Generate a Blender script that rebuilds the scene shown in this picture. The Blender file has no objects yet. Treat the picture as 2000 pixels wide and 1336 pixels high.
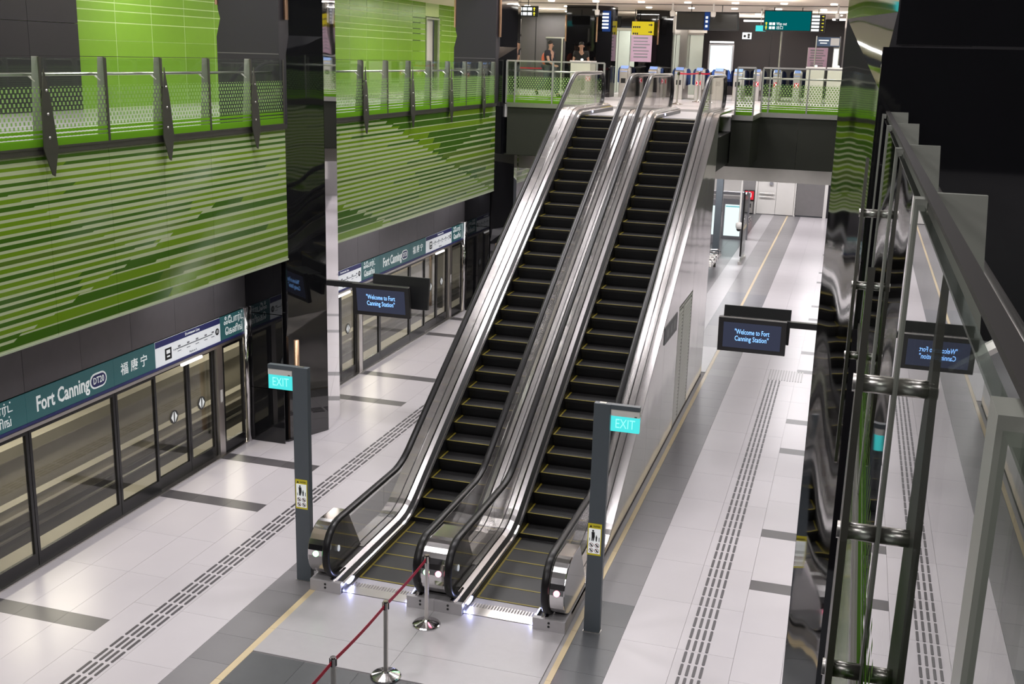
import bpy, bmesh, math, random
from mathutils import Matrix, Vector
random.seed(7)
S = bpy.context.scene
COL = S.collection
PI = math.pi

# ---------------------------------------------------------------- camera, world, exposure
cam = bpy.data.objects.new('camera', bpy.data.cameras.new('camera'))
COL.objects.link(cam)
yaw, pitch, roll = 0.29188451, 0.25127795, 0.02769157
fw = Vector((-math.sin(yaw) * math.cos(pitch), math.cos(yaw) * math.cos(pitch), -math.sin(pitch)))
r0 = Vector((math.cos(yaw), math.sin(yaw), 0)); u0 = r0.cross(fw)
rt = r0 * math.cos(roll) + u0 * math.sin(roll); up = rt.cross(fw)
M = Matrix.Identity(4)
for i in range(3):
    M[i][0] = rt[i]; M[i][1] = up[i]; M[i][2] = -fw[i]
M[2][3] = 7.0
cam.matrix_world = M
cam.data.sensor_width = 36; cam.data.lens = 36 * 2169.4 / 2000
cam.data.clip_start = 0.02; cam.data.clip_end = 200
S.camera = cam
W = bpy.data.worlds.new('world'); S.world = W; W.use_nodes = True
W.node_tree.nodes['Background'].inputs[0].default_value = (0.9, 0.92, 1.0, 1)
W.node_tree.nodes['Background'].inputs[1].default_value = 0.05
S.view_settings.view_transform = 'Standard'; S.view_settings.look = 'None'
S.view_settings.exposure = 0.0; S.view_settings.gamma = 1; S.view_settings.use_curve_mapping = False
S.cycles.use_denoising = True
S.cycles.max_bounces = 10; S.cycles.transparent_max_bounces = 24; S.cycles.glossy_bounces = 5
S.cycles.sample_clamp_indirect = 6
S.cycles.caustics_reflective = False; S.cycles.caustics_refractive = False

def area(name, loc, sx, sy, power, rot=(0, 0, 0), color=(1, 0.97, 0.98), spread=PI):
    l = bpy.data.lights.new(name, 'AREA'); l.shape = 'RECTANGLE'; l.size = sx; l.size_y = sy
    l.energy = power; l.color = color; l.spread = spread
    o = bpy.data.objects.new(name, l); o.location = loc; o.rotation_euler = rot; COL.objects.link(o)
    return o
CEIL = 10.6
HALL_ROWS = ((-2.0, 150), (3.0, 110), (9.0, 120), (15.0, 175), (21.2, 130), (23.3, 130), (28.2, 150))
for y, e in HALL_ROWS:                                      # rows of hall ceiling lamps; one behind the camera added to light posts
    for x, k in ((-8.2, 1.5), (-4.6, 1.0), (-1.0, 0.62)):
        area('hall_lamp', (x, y, CEIL - 0.06), 1.5, 0.8, e * (min(k, 0.95) if 20 < y < 24 else k))
for y in (9, 14.5, 20.5, 26.5, 32.5):                       # lamps washing the lime wall of the left gallery
    area('gallery_lamp', (-12.8, y, 9.1), 3.0, 0.5, 78, color=(1, 0.98, 0.95)); area('wall_washer', (-14.3, y + 1, 9.1), 0.12, 4.0, 20, color=(1, 0.98, 0.93))
for y in (33, 38, 43):                                      # concourse lamps
    for x in (-12, -8, -4, -0.5):
        area('concourse_lamp', (x, y, 8.66), 1.2, 0.4, 88, color=(1, 0.95, 0.9))
for x, y in ((-7.3, 42.6), (-5.2, 43.6), (-3.9, 44.6), (-0.9, 40.2), (-11.5, 41), (-7, 33), (-3, 33)):   # strip-lamp coves, plus unseen uplights added to brighten the concourse ceiling
    area('cove_and_fill_light', (x, y, 8.2), 1.6, 0.15, 34, rot=(PI, 0, 0), color=(1, 0.93, 0.85))
for x in (-3.4, -1.6, -0.2):                                # unseen fill lights added under the slab to brighten the bulkhead
    area('soffit_and_fill_light', (x, 30.1, 4.35), 0.9, 0.2, 16)
for y in (34, 40, 46, 52):                                  # lamps of the low platform ceiling behind the slab
    for x in (-8.5, -4.6, -1.0):
        area('platform_lamp', (x, y, 3.78), 1.4, 0.3, 110)
for y in (9, 15.5, 22, 28):                                 # left: lamps over the platform doors; right: unseen fill added for the cladding
    area('soffit_and_fill_light', (-9.75, y, 3.36), 0.12, 2.4, 16); area('soffit_and_fill_light', (0.5, y, 3.36), 0.2, 3.0, 42)
for y in (-2.5, 1.5):                                       # lamps of the right gallery
    area('gallery_lamp', (3.2, y, 9.1), 1.5, 0.4, 60)
for y in (8, 15, 22, 29):                                   # tunnel lamps
    area('tunnel_lamp', (-13.0, y, 3.1), 0.3, 2.0, 140, color=(1, 0.93, 0.8))

# ---------------------------------------------------------------- materials
def nt(name):
    m = bpy.data.materials.new(name); m.use_nodes = True
    t = m.node_tree; t.nodes.clear()
    out = t.nodes.new('ShaderNodeOutputMaterial')
    return m, t, out
def N(t, kind, **kw):
    n = t.nodes.new(kind)
    for k, v in kw.items():
        if k.startswith('i'):
            n.inputs[int(k[1:])].default_value = v
        else:
            setattr(n, k, v)
    return n
def mth(t, op, a, b=None, c=None):
    n = t.nodes.new('ShaderNodeMath'); n.operation = op
    for i, v in enumerate((a, b, c)):
        if v is None: continue
        if isinstance(v, (int, float)): n.inputs[i].default_value = v
        else: t.links.new(v, n.inputs[i])
    return n.outputs[0]
def mixc(t, fac, a, b):
    n = t.nodes.new('ShaderNodeMix'); n.data_type = 'RGBA'
    for i, v in ((0, fac), (6, a), (7, b)):
        if isinstance(v, (int, float)): n.inputs[i].default_value = v
        elif isinstance(v, tuple): n.inputs[i].default_value = v if len(v) == 4 else v + (1,)
        else: t.links.new(v, n.inputs[i])
    return n.outputs[2]
def c4(c): return tuple(c) + (1,)
def srgb(r, g, b):
    f = lambda v: (v / 255 / 12.92) if v / 255 <= 0.04045 else ((v / 255 + 0.055) / 1.055) ** 2.4
    return (f(r), f(g), f(b))
MATS = {}
def mat(name, color, rough=0.5, metal=0.0, vary=0.0, noise=0.06, nscale=6.0, bump=0.0, bscale=3.0, emit=None, estr=1.0, spec=0.5, coat=0.0, aniso=0.0, stretch=(1, 1, 1)):
    """principled material: soft noise in colour, optional per-object variation and soft waviness"""
    if name in MATS: return MATS[name]
    m, t, out = nt(name)
    p = N(t, 'ShaderNodeBsdfPrincipled')
    p.inputs['Roughness'].default_value = rough; p.inputs['Metallic'].default_value = metal
    p.inputs['Specular IOR Level'].default_value = spec
    p.inputs['Coat Weight'].default_value = coat
    geo = N(t, 'ShaderNodeNewGeometry')
    mp = N(t, 'ShaderNodeMapping'); mp.inputs['Scale'].default_value = stretch
    t.links.new(geo.outputs['Position'], mp.inputs['Vector'])
    nz = N(t, 'ShaderNodeTexNoise'); nz.inputs['Scale'].default_value = nscale; nz.inputs['Detail'].default_value = 3
    t.links.new(mp.outputs[0], nz.inputs['Vector'])
    f = mth(t, 'MULTIPLY_ADD', nz.outputs[0], 2 * noise, 1 - noise)
    if vary:
        oi = N(t, 'ShaderNodeObjectInfo')
        f = mth(t, 'MULTIPLY', f, mth(t, 'MULTIPLY_ADD', oi.outputs['Random'], 2 * vary, 1 - vary))
    hs = N(t, 'ShaderNodeVectorMath', operation='SCALE'); hs.inputs[0].default_value = color
    t.links.new(f, hs.inputs['Scale']); t.links.new(hs.outputs[0], p.inputs['Base Color'])
    if bump:
        n2 = N(t, 'ShaderNodeTexNoise'); n2.inputs['Scale'].default_value = bscale; n2.inputs['Detail'].default_value = 0
        t.links.new(mp.outputs[0], n2.inputs['Vector'])
        b = N(t, 'ShaderNodeBump'); b.inputs['Strength'].default_value = 1.0; b.inputs['Distance'].default_value = bump
        t.links.new(n2.outputs[0], b.inputs['Height']); t.links.new(b.outputs[0], p.inputs['Normal'])
    if emit:
        p.inputs['Emission Color'].default_value = c4(emit); p.inputs['Emission Strength'].default_value = estr
    t.links.new(p.outputs[0], out.inputs[0])
    MATS[name] = m
    return m
def glass(name, tint=(0.93, 0.97, 0.94), frit=0, rough=0.0, refl=1.0):
    """clear pane: fresnel mirror over a tinted see-through; frit = printed lime dashes growing to a solid foot"""
    m, t, out = nt(name)
    tr = N(t, 'ShaderNodeBsdfTransparent'); tr.inputs[0].default_value = c4(tint)
    gl = N(t, 'ShaderNodeBsdfGlossy'); gl.inputs['Roughness'].default_value = rough
    g0 = N(t, 'ShaderNodeNewGeometry'); dt = N(t, 'ShaderNodeVectorMath', operation='DOT_PRODUCT')
    t.links.new(g0.outputs['Normal'], dt.inputs[0]); t.links.new(g0.outputs['Incoming'], dt.inputs[1])
    sch = mth(t, 'POWER', mth(t, 'SUBTRACT', 1, mth(t, 'ABSOLUTE', dt.outputs['Value'])), 5)   # Schlick, same from both sides
    mx = N(t, 'ShaderNodeMixShader')
    t.links.new(mth(t, 'MULTIPLY', mth(t, 'MULTIPLY_ADD', sch, 0.96, 0.04), refl), mx.inputs[0]); t.links.new(tr.outputs[0], mx.inputs[1]); t.links.new(gl.outputs[0], mx.inputs[2])
    last = mx.outputs[0]
    if frit:
        geo = N(t, 'ShaderNodeNewGeometry'); sp = N(t, 'ShaderNodeSeparateXYZ')
        t.links.new(geo.outputs['Position'], sp.inputs[0])
        h = mth(t, 'SUBTRACT', sp.outputs[2], 5.78)
        u = mth(t, 'ADD', sp.outputs[0], sp.outputs[1])
        row = mth(t, 'DIVIDE', h, 0.054)
        odd = mth(t, 'MULTIPLY', mth(t, 'MODULO', mth(t, 'FLOOR', mth(t, 'ADD', row, 100)), 2), 0.5)
        fu = mth(t, 'ABSOLUTE', mth(t, 'SUBTRACT', mth(t, 'FRACT', mth(t, 'ADD', mth(t, 'DIVIDE', u, 0.072), odd)), 0.5))
        fh = mth(t, 'ABSOLUTE', mth(t, 'SUBTRACT', mth(t, 'FRACT', row), 0.5))
        dash = mth(t, 'MULTIPLY', mth(t, 'LESS_THAN', fu, 0.2), mth(t, 'LESS_THAN', fh, 0.36))
        dash = mth(t, 'MULTIPLY', dash, mth(t, 'LESS_THAN', h, 0.72 if frit == 1 else 0.3))
        line = mth(t, 'MULTIPLY', mth(t, 'LESS_THAN', h, 0.23), mth(t, 'LESS_THAN', fh, 0.3))
        solid = mth(t, 'LESS_THAN', h, 0.105)
        f = mth(t, 'MAXIMUM', mth(t, 'MAXIMUM', dash, line), solid)
        df = N(t, 'ShaderNodeBsdfDiffuse'); tl = N(t, 'ShaderNodeBsdfTranslucent')
        colr = mixc(t, mth(t, 'LESS_THAN', h, 0.23), (0.30, 0.48, 0.16) if frit == 1 else (0.12, 0.2, 0.06), (0.20, 0.44, 0.03) if frit == 1 else (0.09, 0.2, 0.03))  # near pane's print is darker: its shade is put into the colour
        t.links.new(colr, df.inputs[0]); t.links.new(colr, tl.inputs[0])
        m2 = N(t, 'ShaderNodeMixShader'); m2.inputs[0].default_value = 0.5
        t.links.new(df.outputs[0], m2.inputs[1]); t.links.new(tl.outputs[0], m2.inputs[2])
        m3 = N(t, 'ShaderNodeMixShader'); t.links.new(f, m3.inputs[0])
        t.links.new(last, m3.inputs[1]); t.links.new(m2.outputs[0], m3.inputs[2])
        last = m3.outputs[0]
    t.links.new(last, out.inputs[0])
    return m
def emis(name, color, s=1.0):
    if name in MATS: return MATS[name]
    m, t, out = nt(name)
    e = N(t, 'ShaderNodeEmission'); e.inputs[0].default_value = c4(color); e.inputs[1].default_value = s
    t.links.new(e.outputs[0], out.inputs[0]); MATS[name] = m
    return m
def stripes(name):
    """printed lime artwork: thin and thick pale bands that step along two crossing diagonals"""
    m, t, out = nt(name)
    p = N(t, 'ShaderNodeBsdfPrincipled'); p.inputs['Roughness'].default_value = 0.12
    geo = N(t, 'ShaderNodeNewGeometry'); sp = N(t, 'ShaderNodeSeparateXYZ')
    t.links.new(geo.outputs['Position'], sp.inputs[0])
    Y, Z = sp.outputs[1], sp.outputs[2]
    def rows(pitch_):
        rowf = mth(t, 'DIVIDE', mth(t, 'SUBTRACT', Z, 3.435), pitch_)
        fz = mth(t, 'FRACT', rowf)
        zr = mth(t, 'MULTIPLY_ADD', mth(t, 'FLOOR', rowf), pitch_, 3.435 + pitch_ / 2)
        return fz, zr, mth(t, 'MULTIPLY_ADD', fz, -0.16, Y)           # slanted band ends
    def above(rw, y1, z1, y2, z2, flip=False):            # 1 right of the diagonal, by row
        k = (y2 - y1) / (z2 - z1)
        yl = mth(t, 'MULTIPLY_ADD', rw[1], k, y1 - k * z1)
        return mth(t, 'LESS_THAN' if flip else 'GREATER_THAN', rw[2], yl)
    bay2 = mth(t, 'GREATER_THAN', Y, 18.6)
    def pick(f, a, b): return mth(t, 'ADD', mth(t, 'MULTIPLY', mth(t, 'SUBTRACT', 1, f), a), mth(t, 'MULTIPLY', f, b))
    A, Bq = rows(0.0895), rows(0.1405)
    # bay 1: fine bands above-left of the rising diagonal, wide bands below it
    b1 = mth(t, 'MAXIMUM', above(A, 10.52, 3.55, 15.31, 4.72, True), mth(t, 'GREATER_THAN', A[1], 4.70))
    d1 = mth(t, 'MULTIPLY_ADD', above(A, 10.87, 5.17, 14.91, 3.47), 0.14, 0.40)
    s1 = mth(t, 'MULTIPLY_ADD', above(Bq, 10.87, 5.17, 14.91, 3.47), 0.20, 0.15)
    # bay 2: fine bands left of the falling diagonal, wide bands to its right
    lo = above(A, 20.11, 3.98, 21.9, 3.48, True)
    b2 = mth(t, 'MULTIPLY', above(A, 21.62, 5.67, 26.84, 4.11, True), mth(t, 'SUBTRACT', 1, lo))
    d2 = 0.52
    s2 = mth(t, 'MULTIPLY_ADD', above(Bq, 29.3, 5.66, 25.3, 4.55), 0.20, 0.15)
    dense = pick(bay2, b1, b2)
    pd = mth(t, 'LESS_THAN', A[0], pick(bay2, d1, d2)); ps = mth(t, 'LESS_THAN', Bq[0], pick(bay2, s1, s2))
    pale = pick(dense, ps, pd)
    # dark and mid green bands in long runs
    cv = N(t, 'ShaderNodeCombineXYZ')
    t.links.new(mth(t, 'MULTIPLY', pick(dense, Bq[2], A[2]), 0.05), cv.inputs[0]); t.links.new(mth(t, 'MULTIPLY', pick(dense, Bq[1], A[1]), 4.3), cv.inputs[1])
    nz = N(t, 'ShaderNodeTexNoise'); nz.inputs['Scale'].default_value = 1.7; nz.inputs['Detail'].default_value = 0
    t.links.new(cv.outputs[0], nz.inputs[0])
    dk = mth(t, 'GREATER_THAN', nz.outputs[0], 0.5)
    dd = mth(t, 'GREATER_THAN', nz.outputs[0], 0.64)
    g = mixc(t, dk, GREEN_MID, GREEN_DARK)
    g = mixc(t, dd, g, GREEN_OLIVE)
    c = mixc(t, pale, g, GREEN_PALE)
    t.links.new(c, p.inputs['Base Color'])
    t.links.new(p.outputs[0], out.inputs[0])
    return m
GREEN_MID = (0.135, 0.245, 0.012); GREEN_DARK = (0.046, 0.118, 0.009); GREEN_OLIVE = (0.085, 0.15, 0.017); GREEN_PALE = (0.40, 0.455, 0.265)

white_tile = mat('white_tile', (0.56, 0.525, 0.55), 0.28, vary=0.02, noise=0.03, nscale=2.2)
grey_tile = mat('grey_tile', (0.215, 0.205, 0.215), 0.32, vary=0.08, noise=0.06, nscale=3)
dark_tile = mat('dark_tile', (0.095, 0.098, 0.105), 0.3, vary=0.1, noise=0.08)
dark_bar = mat('dark_bar', (0.105, 0.098, 0.104), 0.32, vary=0.06)
mid_tile = mat('mid_tile', (0.40, 0.385, 0.40), 0.3, vary=0.06)
yellow_tile = mat('yellow_tile', (0.66, 0.53, 0.33), 0.35, vary=0.06)
grout = mat('grout', (0.40, 0.38, 0.39), 0.8)
tact = mat('tactile_dark', (0.075, 0.068, 0.075), 0.4)
tact_l = mat('tactile_grey', (0.38, 0.36, 0.37), 0.35)
concrete = mat('concrete', (0.30, 0.28, 0.24), 0.8, noise=0.15, nscale=1.3)
concrete_l = mat('concrete_light', (0.50, 0.47, 0.40), 0.8, noise=0.12, nscale=2)
steel = mat('brushed_steel', (0.62, 0.59, 0.595), 0.24, 1.0, noise=0.02, nscale=9, stretch=(6, 0.6, 0.6))
steel_s = mat('satin_steel', (0.66, 0.63, 0.60), 0.3, 1.0)
chrome = mat('chrome', (0.68, 0.66, 0.66), 0.1, 1.0, noise=0.02)
dark_steel = mat('dark_steel', (0.12, 0.115, 0.10), 0.35, 0.8, noise=0.08)
clad = mat('cladding_steel', (0.86, 0.83, 0.81), 0.1, 0.65, noise=0.02, bump=0.006, bscale=1.6)
plate = mat('landing_plate', (0.44, 0.42, 0.435), 0.34, 0.0, noise=0.05, nscale=8)
rubber = mat('black_rubber', (0.012, 0.011, 0.012), 0.3, noise=0.05, spec=0.3)
black = mat('black_metal', (0.012, 0.012, 0.013), 0.35)
blackp = mat('black_frame', (0.012, 0.012, 0.013), 0.25)
step_m = mat('step_black', (0.011, 0.0105, 0.011), 0.45, noise=0.15, nscale=60, stretch=(1, 0.05, 0.05))
yellow = mat('step_yellow', (0.23, 0.18, 0.018), 0.5, noise=0.15, nscale=20)
granite = mat('black_granite', (0.006, 0.006, 0.007), 0.035, noise=0.1, spec=0.6)
granite_w = mat('black_granite_wavy', (0.006, 0.006, 0.007), 0.03, noise=0.1, bump=0.007, bscale=1.5, spec=1.0, coat=0.6, stretch=(1, 1, 0.7))
fascia = mat('fascia_grey', (0.17, 0.16, 0.17), 0.3, 0.6, vary=0.05, noise=0.08)
dark_panel = mat('dark_panel', (0.018, 0.0165, 0.021), 0.4, noise=0.06, vary=0.05)
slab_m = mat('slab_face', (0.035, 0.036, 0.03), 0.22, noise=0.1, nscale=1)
bulk_m = mat('bulkhead', (0.70, 0.66, 0.62), 0.3, 0.3)
lime = mat('lime_panel', (0.225, 0.44, 0.035), 0.25, vary=0.04, noise=0.04)
lime_gap = mat('lime_joint', (0.62, 0.80, 0.34), 0.5)
stripe_m = stripes('striped_art')
pale_edge = mat('pale_edge', (0.42, 0.48, 0.33), 0.4)
glass_c = glass('clear_glass')
glass_f = glass('fritted_glass', frit=1)
glass_n = glass('near_glass_shaded', frit=2, tint=(0.9, 0.95, 0.91), refl=1.25)
glass_d = glass('door_glass', tint=(0.86, 0.86, 0.82), refl=1.5)
glass_e = glass('escalator_glass', tint=(0.90, 0.90, 0.89))
frost = mat('frosted_glass', (0.42, 0.47, 0.43), 0.25, noise=0.04)
sign_green = mat('sign_green', (0.022, 0.082, 0.088), 0.3, noise=0.04, emit=(0.025, 0.085, 0.092), estr=0.55)
sign_white = mat('sign_white', (0.85, 0.87, 0.87), 0.5, emit=(0.85, 0.9, 0.9), estr=0.3)
map_white = mat('map_white', (0.8, 0.82, 0.84), 0.4, emit=(0.85, 0.9, 0.95), estr=0.28)
navy = mat('navy', (0.03, 0.035, 0.16), 0.4)
ink = mat('ink', (0.01, 0.01, 0.012), 0.6)
greyink = mat('grey_ink', (0.25, 0.25, 0.27), 0.6)
post_grey = mat('post_grey', (0.085, 0.10, 0.115), 0.4, noise=0.05)
white_paint = mat('white_paint', (0.72, 0.70, 0.67), 0.4, noise=0.03)
cream = mat('cream_ceiling', (0.78, 0.68, 0.57), 0.6, noise=0.05)
hall_ceil = mat('hall_ceiling', (0.45, 0.43, 0.44), 0.6)
granite_m = mat('mirror_black', (0.30, 0.295, 0.30), 0.03, 1.0, noise=0.03, bump=0.007, bscale=1.5, stretch=(1, 1, 0.7))
copper = mat('copper_strip', (0.66, 0.42, 0.26), 0.3, 0.8)
belt_red = mat('belt_red', (0.48, 0.008, 0.035), 0.6)
screen_b = emis('screen_blue', (0.04, 0.045, 0.075), 1.0)
text_b = emis('screen_text', (0.22, 0.48, 1.0), 2.0)
exit_e = emis('exit_glow', (0.08, 0.76, 0.76), 1.08)
exit_t = emis('exit_text', (0.30, 0.95, 0.86), 1.2)
led_w = emis('led_white', (0.50, 0.55, 1.0), 9.0)
led_g = emis('led_green', (0.25, 1.0, 0.32), 9.0)
led_r = emis('led_red', (1.0, 0.22, 0.34), 8.0)
lamp_e = emis('lamp_white', (1.0, 0.97, 0.92), 7.0)
lamp_l = emis('strip_white', (1.0, 0.97, 0.95), 4.0)
lit_panel = emis('lit_panel', (0.80, 0.95, 0.95), 1.15)
teal_e = emis('teal_sign', (0.0, 0.115, 0.125), 1.0)
white_e = emis('white_lit', (0.9, 0.95, 0.95), 1.3)
yellow_e = emis('yellow_lit', (0.8, 0.62, 0.03), 0.9)
arrow_e = emis('arrow_yellow', (0.9, 0.8, 0.05), 1.2)
red_e = emis('red_lit', (0.8, 0.03, 0.05), 1.0)
blue_e = emis('blue_lit', (0.02, 0.05, 0.18), 1.0)
cau_y = mat('caution_yellow', (0.72, 0.62, 0.03), 0.4)
pink = mat('pink_poster', (0.62, 0.42, 0.56), 0.5)
gate_blue = mat('gate_blue', (0.22, 0.34, 0.72), 0.3)
flap = glass('flap_blue', tint=(0.25, 0.33, 0.60))
skin = mat('skin', (0.42, 0.24, 0.16), 0.5)
navy_cloth = mat('dark_cloth', (0.012, 0.012, 0.02), 0.8)
black_cloth = mat('black_cloth', (0.010, 0.010, 0.010), 0.8)
trouser = mat('trouser', (0.06, 0.07, 0.075), 0.8)
hair_m = mat('hair', (0.008, 0.007, 0.006), 0.5)
bag_m = mat('bag_orange', (0.62, 0.12, 0.06), 0.6)

# ---------------------------------------------------------------- mesh helpers
class MB:
    def __init__(s): s.v = []; s.f = []
    def box(s, x0, x1, y0, y1, z0, z1):
        b = len(s.v)
        s.v += [(x0, y0, z0), (x1, y0, z0), (x1, y1, z0), (x0, y1, z0), (x0, y0, z1), (x1, y0, z1), (x1, y1, z1), (x0, y1, z1)]
        s.f += [tuple(b + i for i in q) for q in ((0, 3, 2, 1), (4, 5, 6, 7), (0, 1, 5, 4), (1, 2, 6, 5), (2, 3, 7, 6), (3, 0, 4, 7))]
        return s
    def prism(s, pts, axis, a, b):
        """polygon pts extruded along axis; pts are (y,z) for x, (x,z) for y, (x,y) for z"""
        mk = {'x': lambda p, w: (w, p[0], p[1]), 'y': lambda p, w: (p[0], w, p[1]), 'z': lambda p, w: (p[0], p[1], w)}[axis]
        o = len(s.v); n = len(pts)
        s.v += [mk(p, a) for p in pts] + [mk(p, b) for p in pts]
        s.f += [tuple(o + i for i in range(n)), tuple(o + n + i for i in reversed(range(n)))]
        s.f += [(o + i, o + n + i, o + n + (i + 1) % n, o + (i + 1) % n) for i in range(n)]
        return s
    def rings(s, rings, closed=True, caps=True):
        o = len(s.v); n = len(rings[0])
        for r in rings: s.v += [tuple(p) for p in r]
        for k in range(len(rings) - 1):
            for i in range(n if closed else n - 1):
                j = (i + 1) % n
                s.f.append((o + k * n + i, o + k * n + j, o + (k + 1) * n + j, o + (k + 1) * n + i))
        if caps and closed:
            s.f.append(tuple(o + i for i in reversed(range(n))))
            s.f.append(tuple(o + (len(rings) - 1) * n + i for i in range(n)))
        return s
    def tube(s, pts, r, n=8):
        pts = [Vector(p) for p in pts]; R = []
        for i, p in enumerate(pts):
            d = (pts[min(i + 1, len(pts) - 1)] - pts[max(i - 1, 0)]).normalized()
            a = Vector((0, 0, 1)) if abs(d.z) < 0.9 else Vector((1, 0, 0))
            e1 = d.cross(a).normalized(); e2 = d.cross(e1)
            rr = r[i] if isinstance(r, (list, tuple)) else r
            R.append([p + (e1 * math.cos(2 * PI * k / n) + e2 * math.sin(2 * PI * k / n)) * rr for k in range(n)])
        return s.rings(R)
    def lathe(s, prof, c, n=20):
        R = [[(c[0] + r * math.cos(2 * PI * k / n), c[1] + r * math.sin(2 * PI * k / n), c[2] + z) for k in range(n)] for r, z in prof]
        return s.rings(R)
    def ball(s, c, rx, ry, rz, n=12, m=8):
        R = []
        for j in range(m + 1):
            a = -PI / 2 + PI * j / m; k_ = max(math.cos(a), 0.02)
            R.append([(c[0] + rx * k_ * math.cos(2 * PI * k / n), c[1] + ry * k_ * math.sin(2 * PI * k / n), c[2] + rz * math.sin(a)) for k in range(n)])
        return s.rings(R)
    def disc(s, c, axis, r, th, n=16, sy=1.0):
        pts = [(r * math.cos(2 * PI * k / n), sy * r * math.sin(2 * PI * k / n)) for k in range(n)]
        if axis == 'x': return s.prism([(c[1] + p[0], c[2] + p[1]) for p in pts], 'x', c[0] - th / 2, c[0] + th / 2)
        if axis == 'y': return s.prism([(c[0] + p[0], c[2] + p[1]) for p in pts], 'y', c[1] - th / 2, c[1] + th / 2)
        return s.prism([(c[0] + p[0], c[1] + p[1]) for p in pts], 'z', c[2] - th / 2, c[2] + th / 2)
    def mesh(s, name):
        me = bpy.data.meshes.new(name); me.from_pydata(s.v, [], s.f)
        bm = bmesh.new(); bm.from_mesh(me); bmesh.ops.recalc_face_normals(bm, faces=bm.faces); bm.to_mesh(me); bm.free()
        return me
def B(*a): return MB().box(*a)
def put(name, me, m, parent=None, kind=None, smooth=False, bevel=0.0, label=None):
    if isinstance(me, MB): me = me.mesh(name)
    if m and not me.materials: me.materials.append(m)
    o = bpy.data.objects.new(name, me); COL.objects.link(o)
    if parent is not None:
        o.parent = parent
        if parent.type == 'EMPTY' and parent.parent is None: o.location = -parent.location
    if kind: o['kind'] = kind
    if label: o['label'] = label
    if smooth:
        for p in me.polygons: p.use_smooth = True
    if bevel:
        b = o.modifiers.new('bevel', 'BEVEL'); b.width = bevel; b.segments = 2; b.limit_method = 'ANGLE'
    return o
def tag(o, label, cat, group=None):
    o['label'] = label; o['category'] = cat
    if group: o['group'] = group
    return o
def thing(name, label, cat, loc, group=None):
    o = bpy.data.objects.new(name, None); COL.objects.link(o); o.location = loc; o.empty_display_size = 0.2
    return tag(o, label, cat, group)
def struct(name, loc=(0, 0, 0), label=None):
    o = bpy.data.objects.new(name, None); COL.objects.link(o); o.location = loc; o['kind'] = 'structure'
    if label: o['label'] = label
    return o
def dup(o, parent=None):
    c = o.copy(); COL.objects.link(c)
    if parent is not None: c.parent = parent
    for ch in list(o.children): dup(ch, c)
    return c
def copy_to(root, loc, label=None, group=None):
    r = dup(root); r.location = loc
    if label: r['label'] = label
    if group: r['group'] = group
    return r
DG = None
def text(s, size, o, xd, yd, m, parent, align='CENTER', width=None, name='lettering', th=0.002, bold=0.0):
    cu = bpy.data.curves.new('lettering', 'FONT'); cu.body = s; cu.size = size; cu.align_x = align; cu.align_y = 'CENTER'
    cu.resolution_u = 2; cu.extrude = th; cu.offset = bold * size; cu.space_line = 0.9
    ob = bpy.data.objects.new('tmp', cu); COL.objects.link(ob)
    dg = bpy.context.evaluated_depsgraph_get(); dg.update()
    me = bpy.data.meshes.new_from_object(ob.evaluated_get(dg)); bpy.data.objects.remove(ob)
    xd = Vector(xd); yd = Vector(yd); zd = xd.cross(yd); o = Vector(o)
    xs = [v.co.x for v in me.vertices] or [0]
    k = 1.0
    if width and max(xs) > min(xs): k = width / (max(xs) - min(xs))
    for v in me.vertices:
        c = v.co.copy(); v.co = o + xd * (c.x * k) + yd * c.y + zd * c.z
    me.materials.clear()
    return put(name, me, m, parent)
Z3 = (0, 0, 1); X3 = (1, 0, 0); Y3 = (0, 1, 0)

FU = 5.75           # upper floor level
XP = -10.206        # platform screen doors
XG = -9.42          # green gallery edge
CX = -4.645         # middle of the hall
def mir(x): return 2 * CX - x
#@@STRUCTURE
# ================================================================ STRUCTURE
# ---- platform floor
floor = struct('floor', label='platform floor of white, grey and yellow tiles with dark bars')
put('subfloor', B(-10.3, 1.0, 4.0, 54.6, -0.35, -0.012), grout, floor)
TM = {}
def tile(x0, x1, y0, y1, m, name='tile', par=None, z=0.0, far=None):
    g = 0.0018
    if far is not None and y0 > 29.5:
        far.setdefault(m.name, (m, MB()))[1].box(x0 + g, x1 - g, y0 + g, y1 - g, z - 0.012, z); return
    k = (round(x1 - x0, 3), round(y1 - y0, 3), m.name)
    if k not in TM:
        TM[k] = B(g, x1 - x0 - g, g, y1 - y0 - g, -0.012, 0).mesh(name)
    o = put(name, TM[k], m, par or floor); o.location = (x0, y0, z)
FAR = {}
slate_tile = mat('slate_tile', (0.155, 0.155, 0.175), 0.3, vary=0.05)
bars = []
for k in range(-1, 8):
    bars += [8.53 + 5.81 * k, 10.38 + 5.81 * k]                # dark bars that flank every door pair
bars = [b for b in bars if 5.0 < b < 54]
def span(y0, y1, step):
    n = max(1, round((y1 - y0) / step)); return [(y0 + (y1 - y0) * i / n, y0 + (y1 - y0) * (i + 1) / n) for i in range(n)]
edges = [5.0] + [e for b in bars for e in (b, b + 0.3)] + [54.4]
for i in range(0, len(edges), 2):                             # white fields between the bars
    if edges[i + 1] - edges[i] < 0.1: continue
    for y0, y1 in span(edges[i], edges[i + 1], 1.3):
        for c in range(3):
            w = (10.206 - 8.39) / 3
            tile(-10.206 + w * c, -10.206 + w * (c + 1), y0, y1, white_tile, far=FAR)
        w = (0.92 + 0.81) / 3
        for c in range(3):
            tile(-0.81 + w * c, -0.81 + w * (c + 1), y0, y1, white_tile, far=FAR)
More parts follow.
